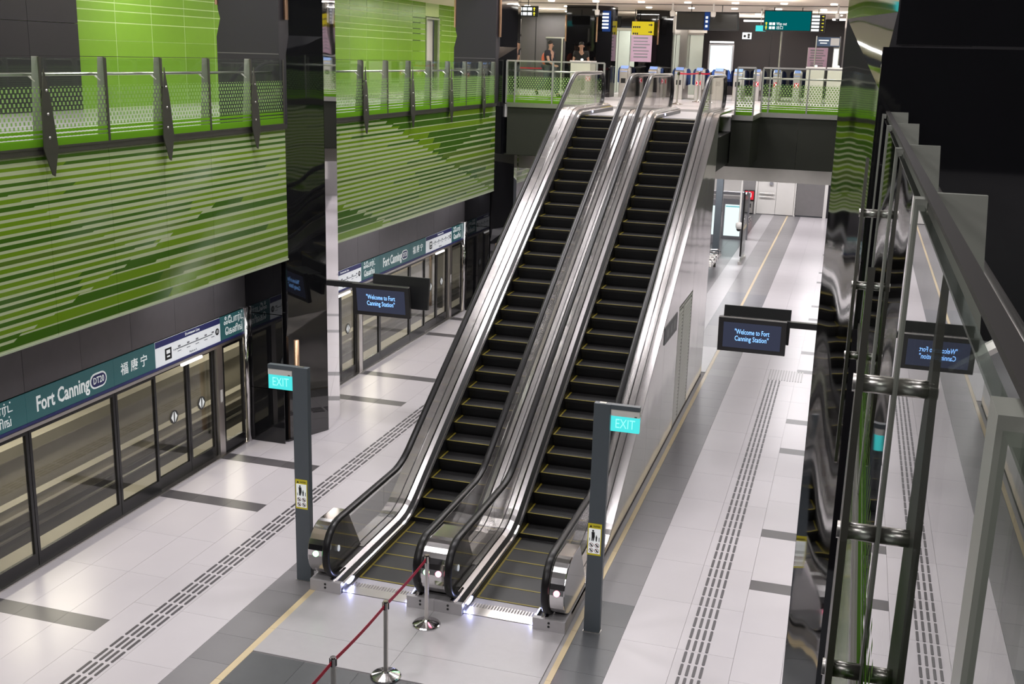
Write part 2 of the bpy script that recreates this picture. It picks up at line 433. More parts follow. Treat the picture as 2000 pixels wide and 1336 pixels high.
for b in bars:
    for c in range(3):
        w = (10.206 - 8.39) / 3; tile(-10.206 + w * c, -10.206 + w * (c + 1), b, b + 0.3, dark_bar, 'dark_bar_tile', far=FAR)
        w = (0.92 + 0.81) / 3; tile(-0.81 + w * c, -0.81 + w * (c + 1), b, b + 0.3, dark_bar, 'dark_bar_tile', far=FAR)
for y0, y1 in span(5.0, 54.4, 1.22):
    for x0, x1 in ((-8.39, -7.68), (-7.68, -6.975), (-2.2, -1.5), (-1.5, -0.81)):
        tile(x0, x1, y0, y1, white_tile, far=FAR)
    tile(-6.43, -6.335, y0, y1, yellow_tile, 'yellow_tile', far=FAR)
    tile(-2.84, -2.765, y0, y1, yellow_tile, 'yellow_tile', far=FAR)
for y0, y1 in span(5.95, 54.4, 0.61):
    dark = y0 < 12.9
    tile(-6.975, -6.43, y0, y1, grey_tile, 'grey_tile', far=FAR)
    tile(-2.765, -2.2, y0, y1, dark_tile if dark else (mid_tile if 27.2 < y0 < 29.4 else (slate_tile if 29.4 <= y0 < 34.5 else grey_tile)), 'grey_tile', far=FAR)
for y0, y1 in span(5.0, 10.6, 0.7):
    for c in range(5):
        w = (6.335 - 2.84) / 5; tile(-6.335 + w * c, -6.335 + w * (c + 1), y0, y1, dark_tile, 'grey_tile')
for y0, y1 in span(25.2, 54.4, 1.22):                         # striped field behind the escalators
    for c, m in ((0, grey_tile), (1, grey_tile), (2, dark_tile), (3, dark_tile), (4, mid_tile), (5, grey_tile)):
        w = (6.335 - 2.84) / 6
        mm = m
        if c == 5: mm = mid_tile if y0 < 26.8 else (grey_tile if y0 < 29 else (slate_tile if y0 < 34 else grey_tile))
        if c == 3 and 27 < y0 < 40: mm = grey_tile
        if c in (0, 1) or y0 > 31: tile(-6.335 + w * c, -6.335 + w * (c + 1), y0, y1, mm, 'grey_tile', far=FAR)
        else: tile(-6.335 + w * c, -6.335 + w * (c + 1), y0, y1, mm, 'grey_tile')
for k, (m, mb) in FAR.items(): put('far_tiles', mb, m, floor, kind='stuff')
def tactile(name, x0, y0, y1, label):
    root = thing(name, label, 'tactile path', (x0, y0, 0))
    me = None; y = y0; n = 0
    while y < y1 and n < 296:
        for c in range(4):
            if me is None:
                pts = [(0.0175 + 0.0175 * math.cos(a), (0.0175 if a < PI + .01 else 0) * 0 + 0.0175 * math.sin(a)) for a in [PI + PI * i / 5 for i in range(6)]]
                pts = [(p[0], 0.0175 + p[1]) for p in pts] + [(p[0], 0.2425 - p[1]) for p in reversed(pts)]
                me = MB().prism(pts, 'z', 0.0, 0.006).mesh('tactile_bar')
            o = put('tactile_bar', me, tact, root); o.location = (c * 0.08, y - y0, 0); n += 1
        y += 0.303
    return root
tactile('tactile_path', -8.0, 7.4, 28.2, 'raised dark tactile bars in four rows across the left platform floor')
tr_ = tactile('tactile_path', -1.40, 10.3, 25.0, 'raised dark tactile bars in four rows on the right platform beside the yellow line')
me = B(0, 0.03, 0, 0.9, 0, 0.006).mesh('warning_bar')
for i in range(13):
    o = put('warning_bar', me, tact_l, tr_); o.location = (-0.02 + i * 0.062 * 0.98, 25.15 - 10.3, 0)

# ---- walls under the left gallery: grey fascia over the doors
wl = struct('wall_left', label='grey metal fascia over the left platform doors')
for y0, y1 in [(-10.35 + 1.22 * k + 15.8, 0) for k in range(0, 20)]:
    pass
def fascia_run(y0, y1):
    ys = [y0]; k = math.ceil((y0 - 11.6) / 1.16)
    while 11.6 + 1.16 * k < y1 - 0.05:
        if 11.6 + 1.16 * k > y0 + 0.05: ys.append(11.6 + 1.16 * k)
        k += 1
    ys.append(y1)
    for a, b in zip(ys, ys[1:]):
        put('panel', B(XP - 0.05, XP, a + 0.003, b - 0.003, 2.52, 3.52), fascia, wl)
fascia_run(7.0, 17.27); fascia_run(19.25, 29.05); fascia_run(31.0, 40.0)
put('backing', B(XP - 0.35, XP - 0.05, 4, 54.5, 2.5, 5.4), black, wl)
# ---- striped gallery edge
wg = struct('wall_left', label='green gallery edge printed with pale stripes')
def art_run(y0, y1):
    ys = [y0]; k = math.ceil((y0 - 11.39) / 1.228)
    while 11.39 + 1.228 * k < y1 - 0.1:
        if 11.39 + 1.228 * k > y0 + 0.1: ys.append(11.39 + 1.228 * k)
        k += 1
    ys.append(y1)
    for a, b in zip(ys, ys[1:]):
        put('art_panel', B(XG - 0.03, XG, a + 0.0025, b - 0.0025, 3.435, 5.70), stripe_m, wg)
    put('edge_strip', B(XG - 0.03, XG + 0.006, y0, y1, 3.405, 3.435), pale_edge, wg)
    put('edge_trim', B(XG - 0.06, XG + 0.03, y0, y1, 5.70, 5.765), dark_steel, wg)
    put('soffit', B(XP, XG - 0.03, y0, y1, 3.405, 3.5), white_paint, wg)
art_run(6.6, 17.46); art_run(19.25, 29.2); art_run(31.0, 42.0)
# right side, mirrored
XGR = mir(XG)
wr = struct('wall_right', label='green striped gallery edge on the right')
for a, b in ((-3.0, 5.65), (7.6, 17.4), (19.3, 29.1)):
    for y0, y1 in span(a, b, 1.228):
        put('art_panel', B(XGR, XGR + 0.03, y0 + 0.0025, y1 - 0.0025, 3.435, 5.66), stripe_m, wr)
    put('edge_trim', B(XGR - 0.03, XGR + 0.06, a, b, 5.66, 5.80), dark_steel, wr)
wr2 = struct('wall_right', label='dark right wall of the platform')
put('panel', B(0.93, 1.0, 4, 54.5, 0, 3.5), blackp, wr2)
# ---- gallery floors
fl = struct('floor', label='white floor of the left gallery')
for a, b in span(4.0, 29.6, 1.28):
    for c in range(4):
        w = (15.0 - 9.45) / 4; put('tile', B(-15 + w * c + .003, -15 + w * (c + 1) - .003, a + .003, b - .003, FU - 0.02, FU), white_tile, fl)
put('slab', B(-15, XG - 0.06, 4, 29.6, 5.3, FU - 0.02), grout, fl)
fr_ = struct('floor', label='floor of the right gallery')
put('slab', B(XGR + 0.06, 6.0, -4, 29.6, 5.3, FU), mat('gallery_floor', (0.36, 0.35, 0.36), 0.25), fr_)
# ---- lime wall of the left gallery
wi = struct('wall_left', label='lime panel wall behind the left gallery')
XI = -14.8
put('backing', B(XI - 0.3, XI - 0.004, 4, 36.5, FU, 9.2), lime_gap, wi)
put('backing', B(XI - 0.3, XI - 0.004, 39.3, 54, FU, 9.2), lime_gap, wi)
put('backing', B(XI - 0.3, XI - 0.004, 36.5, 39.3, 8.3, 9.2), lime_gap, wi)
zs = [FU, 7.10, 7.46, 7.69, 7.85, 8.05, 8.22, 8.36, 8.6, 9.2]
def lime_run(y0, y1):
    for a, b in span(y0, y1, 1.22):
        for z0, z1 in zip(zs, zs[1:]):
            put('panel', B(XI - 0.03, XI, a + 0.010, b - 0.010, z0 + (0.004 if z0 == 7.10 else 0.010), z1 - (0.004 if z1 == 7.10 else 0.010)), lime, wi)
def dark_run(y0, y1):
    for a, b in span(y0, y1, 1.5):
        for z0, z1 in ((FU, 7.4), (7.4, 9.6)):
            put('dark_panel', B(XI - 0.03, XI + 0.05, a + .004, b - .004, z0 + .004, z1 - .004), dark_panel, wi)
dark_run(12.0, 19.05); lime_run(19.05, 25.3); lime_run(25.3, 37.7)
lime_run(39.0, 45.0)
ex = struct('door_1', label='plain grey door recess in the lime wall')
put('reveal', B(XI - 0.28, XI - 0.22, 37.78, 38.96, FU, 8.2), white_paint, ex)
put('jamb', B(XI - 0.03, XI + 0.03, 37.72, 37.78, FU, 8.2), pale_edge, ex)
put('jamb', B(XI - 0.03, XI + 0.03, 38.96, 39.02, FU, 8.2), pale_edge, ex)
put('head', B(XI - 0.03, XI + 0.03, 37.72, 39.02, 8.2, 8.26), pale_edge, ex)
# ---- ceilings
ce = struct('ceiling', label='high dark ceiling of the hall')
put('deck', B(-9.6, 0.6, -4, 29.6, CEIL, CEIL + 0.2), hall_ceil, ce)
for y, e in HALL_ROWS:
    for x in (-8.2, -4.6, -1.0): put('lamp_fitting', B(x - .8, x + .8, y - .45, y + .45, CEIL - .05, CEIL), white_paint, ce)
cg = struct('ceiling', label='gallery ceiling on the left')
put('deck', B(-15.2, -9.6, 4, 29.6, 9.2, 9.4), cream, cg)
put('drop', B(-9.62, -9.5, 4, 29.6, 9.2, CEIL), blackp, cg)
cr = struct('ceiling', label='gallery ceiling on the right')
put('deck', B(0.6, 6, -4, 29.6, 9.2, 9.4), blackp, cr)
put('drop', B(0.5, 0.62, -4, 29.6, 9.2, CEIL), blackp, cr)
cc = struct('ceiling', label='cream concourse ceiling')
put('deck', B(-14.6, 5, 29.6, 60, 8.72, 8.9), cream, cc)
put('drop', B(-9.6, 5, 29.45, 29.6, 8.72, CEIL), cream, cc)
for y in (36, 41, 46): put('trim_strip', B(-13, 0, y, y + 0.05, 8.70, 8.72), dark_steel, cc)
wb = struct('wall_back', label='dark wall behind the camera')
put('panel', B(-15.2, 6, -4.2, -4, 0, CEIL), dark_panel, wb)
wrr = struct('wall_right', label='dark wall of the right gallery')
put('panel', B(6, 6.2, -4, 60, 0, CEIL), blackp, wrr)
# ---- concourse floor and slab
fc = struct('floor', label='pale concourse floor behind the escalators')
put('slab', B(-16, 5, 29.6, 60, 5.4, FU), mat('concourse_floor', (0.56, 0.54, 0.53), 0.22, noise=0.04), fc)
for a, b in span(29.65, 47.0, 1.3):
    for c in range(8):
        w = 1.2; x0 = -9.2 + w * c
        put('tile', B(x0 + .004, x0 + w - .004, a + .004, b - .004, FU, FU + 0.006), white_tile if (c + int(a)) % 5 else mid_tile, fc)
put('landing', B(-6.42, -2.5, 27.4, 29.6, 5.4, FU - 0.01), plate, fc)
sf = struct('wall_front', label='dark slab face under the concourse rail')
for a, b in span(-9.2, 0.1, 1.55):
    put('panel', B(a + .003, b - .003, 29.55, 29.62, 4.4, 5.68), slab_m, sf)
put('edge_trim', B(-9.2, 0.1, 29.5, 29.62, 5.68, 5.80), steel_s, sf)
put('panel', B(-2.9, -2.42, 27.35, 29.55, 4.6, 5.68), slab_m, sf)
put('edge_trim', B(-2.9, -2.4, 27.3, 29.5, 5.68, 5.80), steel_s, sf)
bk = struct('wall_front', label='lower bulkhead below the slab')
put('panel', B(-10.2, 0.93, 31.5, 31.6, 3.85, 4.42), bulk_m, bk)
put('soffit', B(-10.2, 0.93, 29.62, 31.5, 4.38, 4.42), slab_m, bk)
cl = struct('ceiling', label='low platform ceiling behind the slab')
put('deck', B(-10.2, 0.93, 31.6, 55, 3.85, 4.0), white_paint, cl)
# ---- end wall of the platform
we = struct('wall_end', label='end wall of the platform')
put('panel', B(-10.2, -4.35, 54.45, 54.6, 0, 4), mat('end_wall', (0.24, 0.23, 0.23), 0.5), we)
put('white_panel', B(-7.0, -4.6, 50.0, 50.2, 1.3, 2.9), white_paint, we)
put('metal_panel', B(-2.5, -1.2, 54.4, 54.6, 0.06, 3.0), mat('grey_panel', (0.22, 0.21, 0.21), 0.35, 0.4), we)
put('frame', B(-1.2, -1.05, 54.35, 54.6, 0, 3.0), white_paint, we)
put('panel', B(-1.05, 0.93, 54.45, 54.6, 0, 4), dark_panel, we)
put('panel', B(-4.35, -2.5, 54.56, 54.7, 2.3, 4), white_paint, we)
dd = struct('door_2', (0, 0, 0), 'white double door with push bars at the platform end')
put('frame', B(-4.40, -4.30, 54.4, 54.6, 0, 2.35), white_paint, dd)
put('frame', B(-2.56, -2.48, 54.4, 54.6, 0, 2.35), white_paint, dd)
put('leaf', B(-4.29, -3.42, 54.46, 54.52, 0.02, 2.3), white_paint, dd, bevel=0.01)
put('leaf', B(-3.41, -2.57, 54.46, 54.52, 0.02, 2.3), white_paint, dd, bevel=0.01)
for z in (0.85, 1.02): put('push_bar', MB().tube([(-4.2, 54.38, z), (-3.5, 54.38, z)], 0.025), steel_s, dd)
put('closer', B(-3.75, -3.6, 54.36, 54.46, 1.42, 1.56), greyink, dd)
# ---- track behind the platform doors
tk = struct('wall_track', label='tunnel wall and ledge behind the platform doors')
put('wall', B(-15.0, -14.6, 2, 54, -1.4, 3.4), concrete, tk)
put('ledge', B(-14.6, -13.6, 2, 54, -1.4, 0.15), concrete_l, tk)
put('bed', B(-13.6, -10.3, 2, 54, -1.4, -1.1), concrete, tk)
put('roof', B(-15.0, -10.3, 2, 54, 3.4, 3.6), concrete, tk)
put('kerb', B(-12.4, -11.9, 2, 54, -1.1, -0.98), concrete_l, tk)
for z, h, m_ in ((0.15, .05, blackp), (0.75, .10, concrete_l), (1.5, .06, dark_steel)): put('cable_tray', B(-14.6, -14.42, 2, 54, z, z + h), m_, tk)
put('ledge_edge', B(-13.62, -13.55, 2, 54, -0.05, 0.17), concrete_l, tk)
put('rail_cover', B(-13.45, -13.25, 2, 54, -0.8, -0.72), concrete_l, tk)
put('drain', B(-12.9, -12.5, 2, 54, -1.1, -1.085), blackp, tk)
for x in (-13.0, -11.55):
    tr = tag(put('running_rail', MB().prism([(x - .07, -1.1), (x + .07, -1.1), (x + .07, -1.08), (x + .02, -1.06), (x + .035, -0.95), (x - .035, -0.95), (x - .02, -1.06), (x - .07, -1.08)], 'y', 2, 54), dark_steel),
             'steel running rail behind the doors, ' + ('the one beside the tunnel ledge' if x < -12 else 'the one nearer the platform'), 'rail')
mirror = mat('mirror_steel', (0.72, 0.70, 0.71), 0.03, 1.0, noise=0.02, bump=0.002, bscale=0.7)
# ---- pillars with chevron faces and copper strips
def pillar(y0, side, cx_, label, wing=True, cx0=0.0):
    """chevron pillar on the left side, mirrored for the right; cx_ = chevron depth"""
    f = (lambda x: x) if side < 0 else mir
    root = thing('pillar', label, 'pillar', (f(-9.6), y0 + 0.9, 0))
    lev = [(0, .05), (2.0, .05), (2.35, 0), (6.9, 0), (7.25, .05), (CEIL, .05)]
    rings = []
    for z, k in lev:
        r = [(f(XP), y0, z), (f(XG - 0.01 - k + cx0), y0 + 0.12, z), (f(cx_), y0 + 1.0, z), (f(cx_ - 0.17), y0 + 1.85, z), (f(XP), y0 + 1.85, z)]
        rings.append(r)
    mb = MB().rings(rings)
    put('shaft', mb, granite_m if cx0 else granite_w, root)
    e = 0.004
    put('edge_plate', MB().rings([[(f(cx_ - .002), y0 + 1.01, z), (f(cx_ - .17), y0 + 1.852, z), (f(cx_ - .17 + e), y0 + 1.853, z), (f(cx_ - .002 + e), y0 + 1.01, z)] for z in (0, 6.9)]), mirror, root)
    put('copper_strip', MB().tube([(f(XG + 0.06), y0 + 0.16, 7.5), (f(XG + 0.06), y0 + 0.16, CEIL)], 0.042), copper, root, smooth=True)
    put('copper_strip', MB().tube([(f(XG + 0.12), y0 + 0.16, 0), (f(XG + 0.12), y0 + 0.16, 1.95)], 0.05), copper, root, smooth=True)
    a, b = f(XP), f(XG)
    a, b = min(a, b), max(a, b)
    for z0, z1 in ((0.0, 1.02), (1.03, 2.42), (2.43, 3.4)):
        put('facing', B(a + .012, b - .06, y0 - 0.012, y0, z0 + .003, z1), granite, root)
    if wing:
        pts = [(-9.40, FU), (-10.58, FU), (-10.58, 7.2), (-10.50, 7.5), (-10.54, 7.65), (-10.54, 9.2), (-9.40, 9.2)]
        pts = [(f(p[0]), p[1]) for p in pts]
        put('wing', MB().prism(pts, 'y', y0 - 0.03, y0 + 0.6), dark_panel if side < 0 else granite, root)
        put('wing_joint', B(*sorted((f(-10.575), f(-9.41))), y0 - .033, y0 - .03, 6.93, 6.945), fascia, root)
        put('copper_strip', MB().tube([(f(-10.56), y0 - .03, 7.72), (f(-10.56), y0 - .03, 9.2)], 0.03), copper, root, smooth=True)
    return root
pillar(17.28, -1, -9.107, 'glossy black chevron pillar between the two green panels, behind the left exit post')
pillar(29.07, -1, -9.12, 'black pillar at the far end of the left platform, beside the concourse rail')
pr = pillar(5.56, 1, CX * 2 + 0.114, 'mirror black pillar close to the camera on the right, reflecting the escalators', wing=False, cx0=0.065)
pr_ = pr.location
for z0, z1 in ((FU, 7.09), (7.10, 9.2)):                     # black stone blocking the near right gallery
    put('facing', B(mir(XG) + 0.0 if z0 > 7 else 0.075, 6.0, 5.56, 6.2, z0 + .003, z1), granite, pr)
pillar(17.28, 1, mir(-0.16), 'black pillar on the right platform that holds the right screen bracket')
pillar(29.07, 1, mir(-0.12), 'black pillar at the far right end of the concourse rail')
# ================================================================ PLATFORM SCREEN DOORS
def frame_mb(y0, y1, z0, z1, w=0.05, bot=0.2, x0=XP - 0.05, x1=XP):
    m = MB()
    m.box(x0, x1, y0, y0 + w, z0, z1); m.box(x0, x1, y1 - w, y1, z0, z1)
    m.box(x0, x1, y0 + w, y1 - w, z1 - w, z1); m.box(x0, x1, y0 + w, y1 - w, z0, z0 + bot)
    return m
def doors(y_start, y_end, periods, label, pole):
    root = thing('platform_screen_doors', label, 'screen doors', (XP, y_start, 0))
    put('sill', B(XP - 0.12, XP + 0.05, y_start, y_end, 0, 0.02), steel_s, root)
    put('header', B(XP - 0.3, XP - 0.015, y_start, y_end, 2.0, 2.5), black, root)
    put('header_trim', B(XP - 0.02, XP + 0.03, y_start, y_end, 2.0, 2.045), steel_s, root)
    put('navy_strip', B(XP - 0.02, XP + 0.012, y_start, y_end, 2.047, 2.085), navy, root)
    def fixed(a, b):
        a, b = max(a, y_start), min(b, y_end)
        if b - a < 0.15: return
        fp = put('fixed_panel', frame_mb(a + .006, b - .006, 0.02, 1.99), blackp, root)
        put('pane', B(XP - 0.03, XP - 0.02, a + .05, b - .05, 0.2, 1.94), glass_d, fp)
    def panel(a, b, m=sign_green):
        a, b = max(a, y_start), min(b, y_end)
        if b - a < 0.1: return None
        return put('sign_panel', B(XP - 0.015, XP, a + .003, b - .003, 2.088, 2.50), m, root)
    x = XP + 0.001
    for o in periods:
        # posts, leaves and panels for the period whose left bar pair starts at o (o = 11.6 in the first bay)
        fixed(o - 0.99, o); fixed(o, o + 1.85); fixed(o + 1.85, o + 2.88)
        for a, b in ((o + 2.9, o + 3.84), (o + 3.85, o + 4.62)):
            if a < y_start or b > y_end: continue
            d = put('sliding_door', frame_mb(a, b, 0.02, 1.99, 0.05, 0.2, XP - 0.1, XP - 0.055), blackp, root)
            put('pane', B(XP - 0.085, XP - 0.075, a + .06, b - .06, 0.2, 1.93), glass_d, d)
            yc = (a + b) / 2 + (0.05 if a < o + 3.5 else -0.0)
            put('door_emblem', MB().disc((XP - 0.07, yc, 1.12), 'x', 0.115, 0.006, 20), mat('emblem_grey', (0.055, 0.053, 0.05), 0.5), d)
            ar = MB()
            for s in (-1, 1):
                ar.prism([(yc + s * .02, 1.03), (yc + s * .02, 1.21), (yc + s * .085, 1.12)], 'x', XP - .067, XP - .062)
            put('door_arrow', ar, sign_white, d)
        if o + 4.6 > y_start and o + 4.83 < y_end:
            p = put('jamb_post', B(XP - 0.09, XP + 0.015, o + 4.64, o + 4.81, 0.02, 2.0), steel_s, root)
            put('call_plate', B(XP + .015, XP + .02, o + 4.70, o + 4.77, 1.0, 1.22), white_paint, p)
            put('door_lamp', B(XP + .01, XP + .05, o + 3.55, o + 4.15, 1.955, 2.0), lamp_l, root, bevel=0.01)
        # header signs
        a = panel(o, o + 1.86)
        if a:
            if o + 0.2 > y_start:
                text('Fort Canning', 0.30, (x, o + 0.19, 2.285), Y3, Z3, sign_white, a, 'LEFT', width=1.10, bold=0.02)
                put('code_pill', pill(o + 1.50, 2.285, 0.19, 0.115), sign_white, a)
                put('code_pill_face', pill(o + 1.50, 2.285, 0.165, 0.09, 0.004), navy, a)
                text('DT20', 0.14, (x + .006, o + 1.50, 2.285), Y3, Z3, sign_white, a, width=0.24, bold=0.01)
        a = panel(o + 1.86, o + 2.90)
        if a: text('福 康 宁', 0.20, (x, o + 2.36, 2.28), Y3, Z3, sign_white, a, width=0.66, bold=0.008)
        a = panel(o + 2.90, o + 4.80, map_white)
        if a:
            mp = put('map_band', B(XP, XP + .001, o + 2.905, o + 4.795, 2.40, 2.50), navy, a)
            text('Downtown Line', 0.065, (x + .001, o + 3.95, 2.45), Y3, Z3, sign_white, a)
            put('station_box', B(x - .001, x + .001, o + 3.16, o + 3.34, 2.15, 2.34), ink, a)
            put('station_mark', B(x, x + .002, o + 3.20, o + 3.30, 2.25, 2.31), sign_white, a)
            put('station_mark', B(x, x + .002, o + 3.21, o + 3.29, 2.19, 2.215), sign_white, a)
            put('route_line', B(x - .001, x + .001, o + 3.50, o + 4.55, 2.262, 2.274), ink, a)
            for i, yy in enumerate((3.40, 3.44, 3.48)):
                put('route_arrow', MB().prism([(o + yy, 2.25), (o + yy + .02, 2.268), (o + yy, 2.286)], 'x', x - .001, x + .001), ink, a)
            for yy in (3.56, 3.82, 4.08, 4.34, 4.56):
                put('stop_mark', B(x - .001, x + .0012, o + yy - .035, o + yy + .035, 2.285, 2.315), greyink, a)
                put('stop_name', B(x - .001, x + .0012, o + yy - .05, o + yy + .05, 2.215, 2.228), greyink, a)
            put('terminal_badge', MB().disc((x, o + 4.70, 2.275), 'x', 0.06, 0.003), ink, a)
            text('11', 0.075, (x + .003, o + 4.70, 2.275), Y3, Z3, sign_white, a)
            text('Platform A', 0.05, (x, o + 3.95, 2.13), Y3, Z3, greyink, a)
        a = panel(o + 4.80, o + 5.81) if o + 5.81 < y_end + 0.4 else panel(o + 4.80, y_end)
        if a:
            text('ஃேபார்ட்', 0.17, (x, o + 5.24, 2.39), Y3, Z3, sign_white, a, width=0.64, bold=0.004)
            text('ெகனிங்', 0.17, (x, o + 5.24, 2.20), Y3, Z3, sign_white, a, width=0.56, bold=0.004)
    fixed(periods[-1] + 4.82, y_end - 0.12)
    if pole: put('end_pole', MB().tube([(XP + 0.02, y_end - 0.05, 0), (XP + 0.02, y_end - 0.05, 2.52)], 0.05, 12), chrome, root, smooth=True)
    return root
def pill(yc, zc, hw, hh, dx=0.0):
    pts = []
    for s, a0 in ((1, -PI / 2), (-1, PI / 2)):
        for i in range(9):
            a = a0 + PI * i / 8
            pts.append((yc + s * (hw - hh) + hh * math.cos(a), zc + hh * math.sin(a)))
    return MB().prism(pts, 'x', XP + dx, XP + dx + 0.003)
doors(7.0, 17.26, [5.79, 11.6], 'glazed platform screen doors with station sign, nearest run at lower left', True)
doors(19.15, 29.05, [17.41, 23.22], 'glazed platform screen doors beyond the black pillar, partly behind the left screen', True)

# ================================================================ ESCALATORS
YB, YT, RC = 14.77, 24.73, 1.2
A30 = math.radians(30); TT = RC * math.tan(A30 / 2)
def zp(y, r=RC, lift=0.0):
    t = r * math.tan(A30 / 2)
    if y <= YB - t: return 0.0
    if y < YB - t + r * math.sin(A30): return r - math.sqrt(max(r * r - (y - YB + t) ** 2, 0))
    if y < YT + t - r * math.sin(A30): return (y - YB) * math.tan(A30)
    if y < YT + t: return FU - (r - math.sqrt(max(r * r - (YT + t - y) ** 2, 0)))
    return FU
def path_ys(y0, y1):
    ys = [y0, y1]
    for c in (YB, YT):
        ys += [c - 0.7 + 1.4 * i / 14 for i in range(15)]
    ys += [YB + 1 + (YT - YB - 2) * i / 6 for i in range(7)]
    return sorted(y for y in set(ys) if y0 <= y <= y1)
def sweep(sec, y0, y1, r=RC, closed=True):
    """sec: list of (x, h) lifted vertically above the step line"""
    return MB().rings([[(x, y, zp(y, r) + h) for x, h in sec] for y in path_ys(y0, y1)], closed)
def sweep_n(sec, y0, y1, hc, r=RC):
    R = []
    for y in path_ys(y0, y1):
        s = (zp(y + .01, r) - zp(y - .01, r)) / .02; a = math.atan(s)
        R.append([(x, y - math.sin(a) * h, zp(y, r) + hc + math.cos(a) * h) for x, h in sec])
    return R
NY, NZ, NR = 12.58, 0.55, 0.385                      # lower newel
HY0, HY1 = 12.58, 27.35
def handrail_rings(x):
    sec = [(-.050, 0), (-.048, .024), (-.030, .038), (.030, .038), (.048, .024), (.050, 0), (.044, -.018), (-.044, -.018)]
    R = []
    def ring(y, z, a): R.append([(x + u, y - math.sin(a) * h, z + math.cos(a) * h) for u, h in sec])
    ring(NY + 0.12, NZ - NR, PI)
    for i in range(13):
        t = PI - PI * i / 12                            # tangent turns from backwards-below to forward-above
        ring(NY - NR * math.sin(t), NZ + NR * math.cos(t), t)
    body = sweep_n([(x + u, h) for u, h in sec], NY + 0.1, HY1, NZ + NR)
    R += body
    zt = FU + NZ
    for i in range(13):
        t = PI * i / 12
        a = -t
        yy, zz = HY1 + NR * math.sin(t), zt + NR * math.cos(t)
        R.append([(x + u, yy - math.sin(a) * h, zz + math.cos(a) * h) for u, h in sec])
    R.append([(x + u, HY1 - 0.1, zt - NR - h) for u, h in sec])
    return R
def newel_profile(r, yb, back=True):
    pts = [(NY - r * math.sin(PI * i / 14), NZ - r * math.cos(PI * i / 14)) for i in range(15)]
    return pts
STEP_ME = None
def step_positions():
    pts = []; y = 12.4; s = 0; prev = (y, zp(y)); tab = []
    while y < 25.7:
        y2 = y + 0.005; p = (y2, zp(y2)); s += math.hypot(p[0] - prev[0], p[1] - prev[1]); prev = p; y = y2
        tab.append((s, p))
    s0 = 12.84 - 12.4; k = 0; out = []
    for s, p in tab:
        if s >= s0 + 0.405 * k: out.append(p); k += 1
    return out
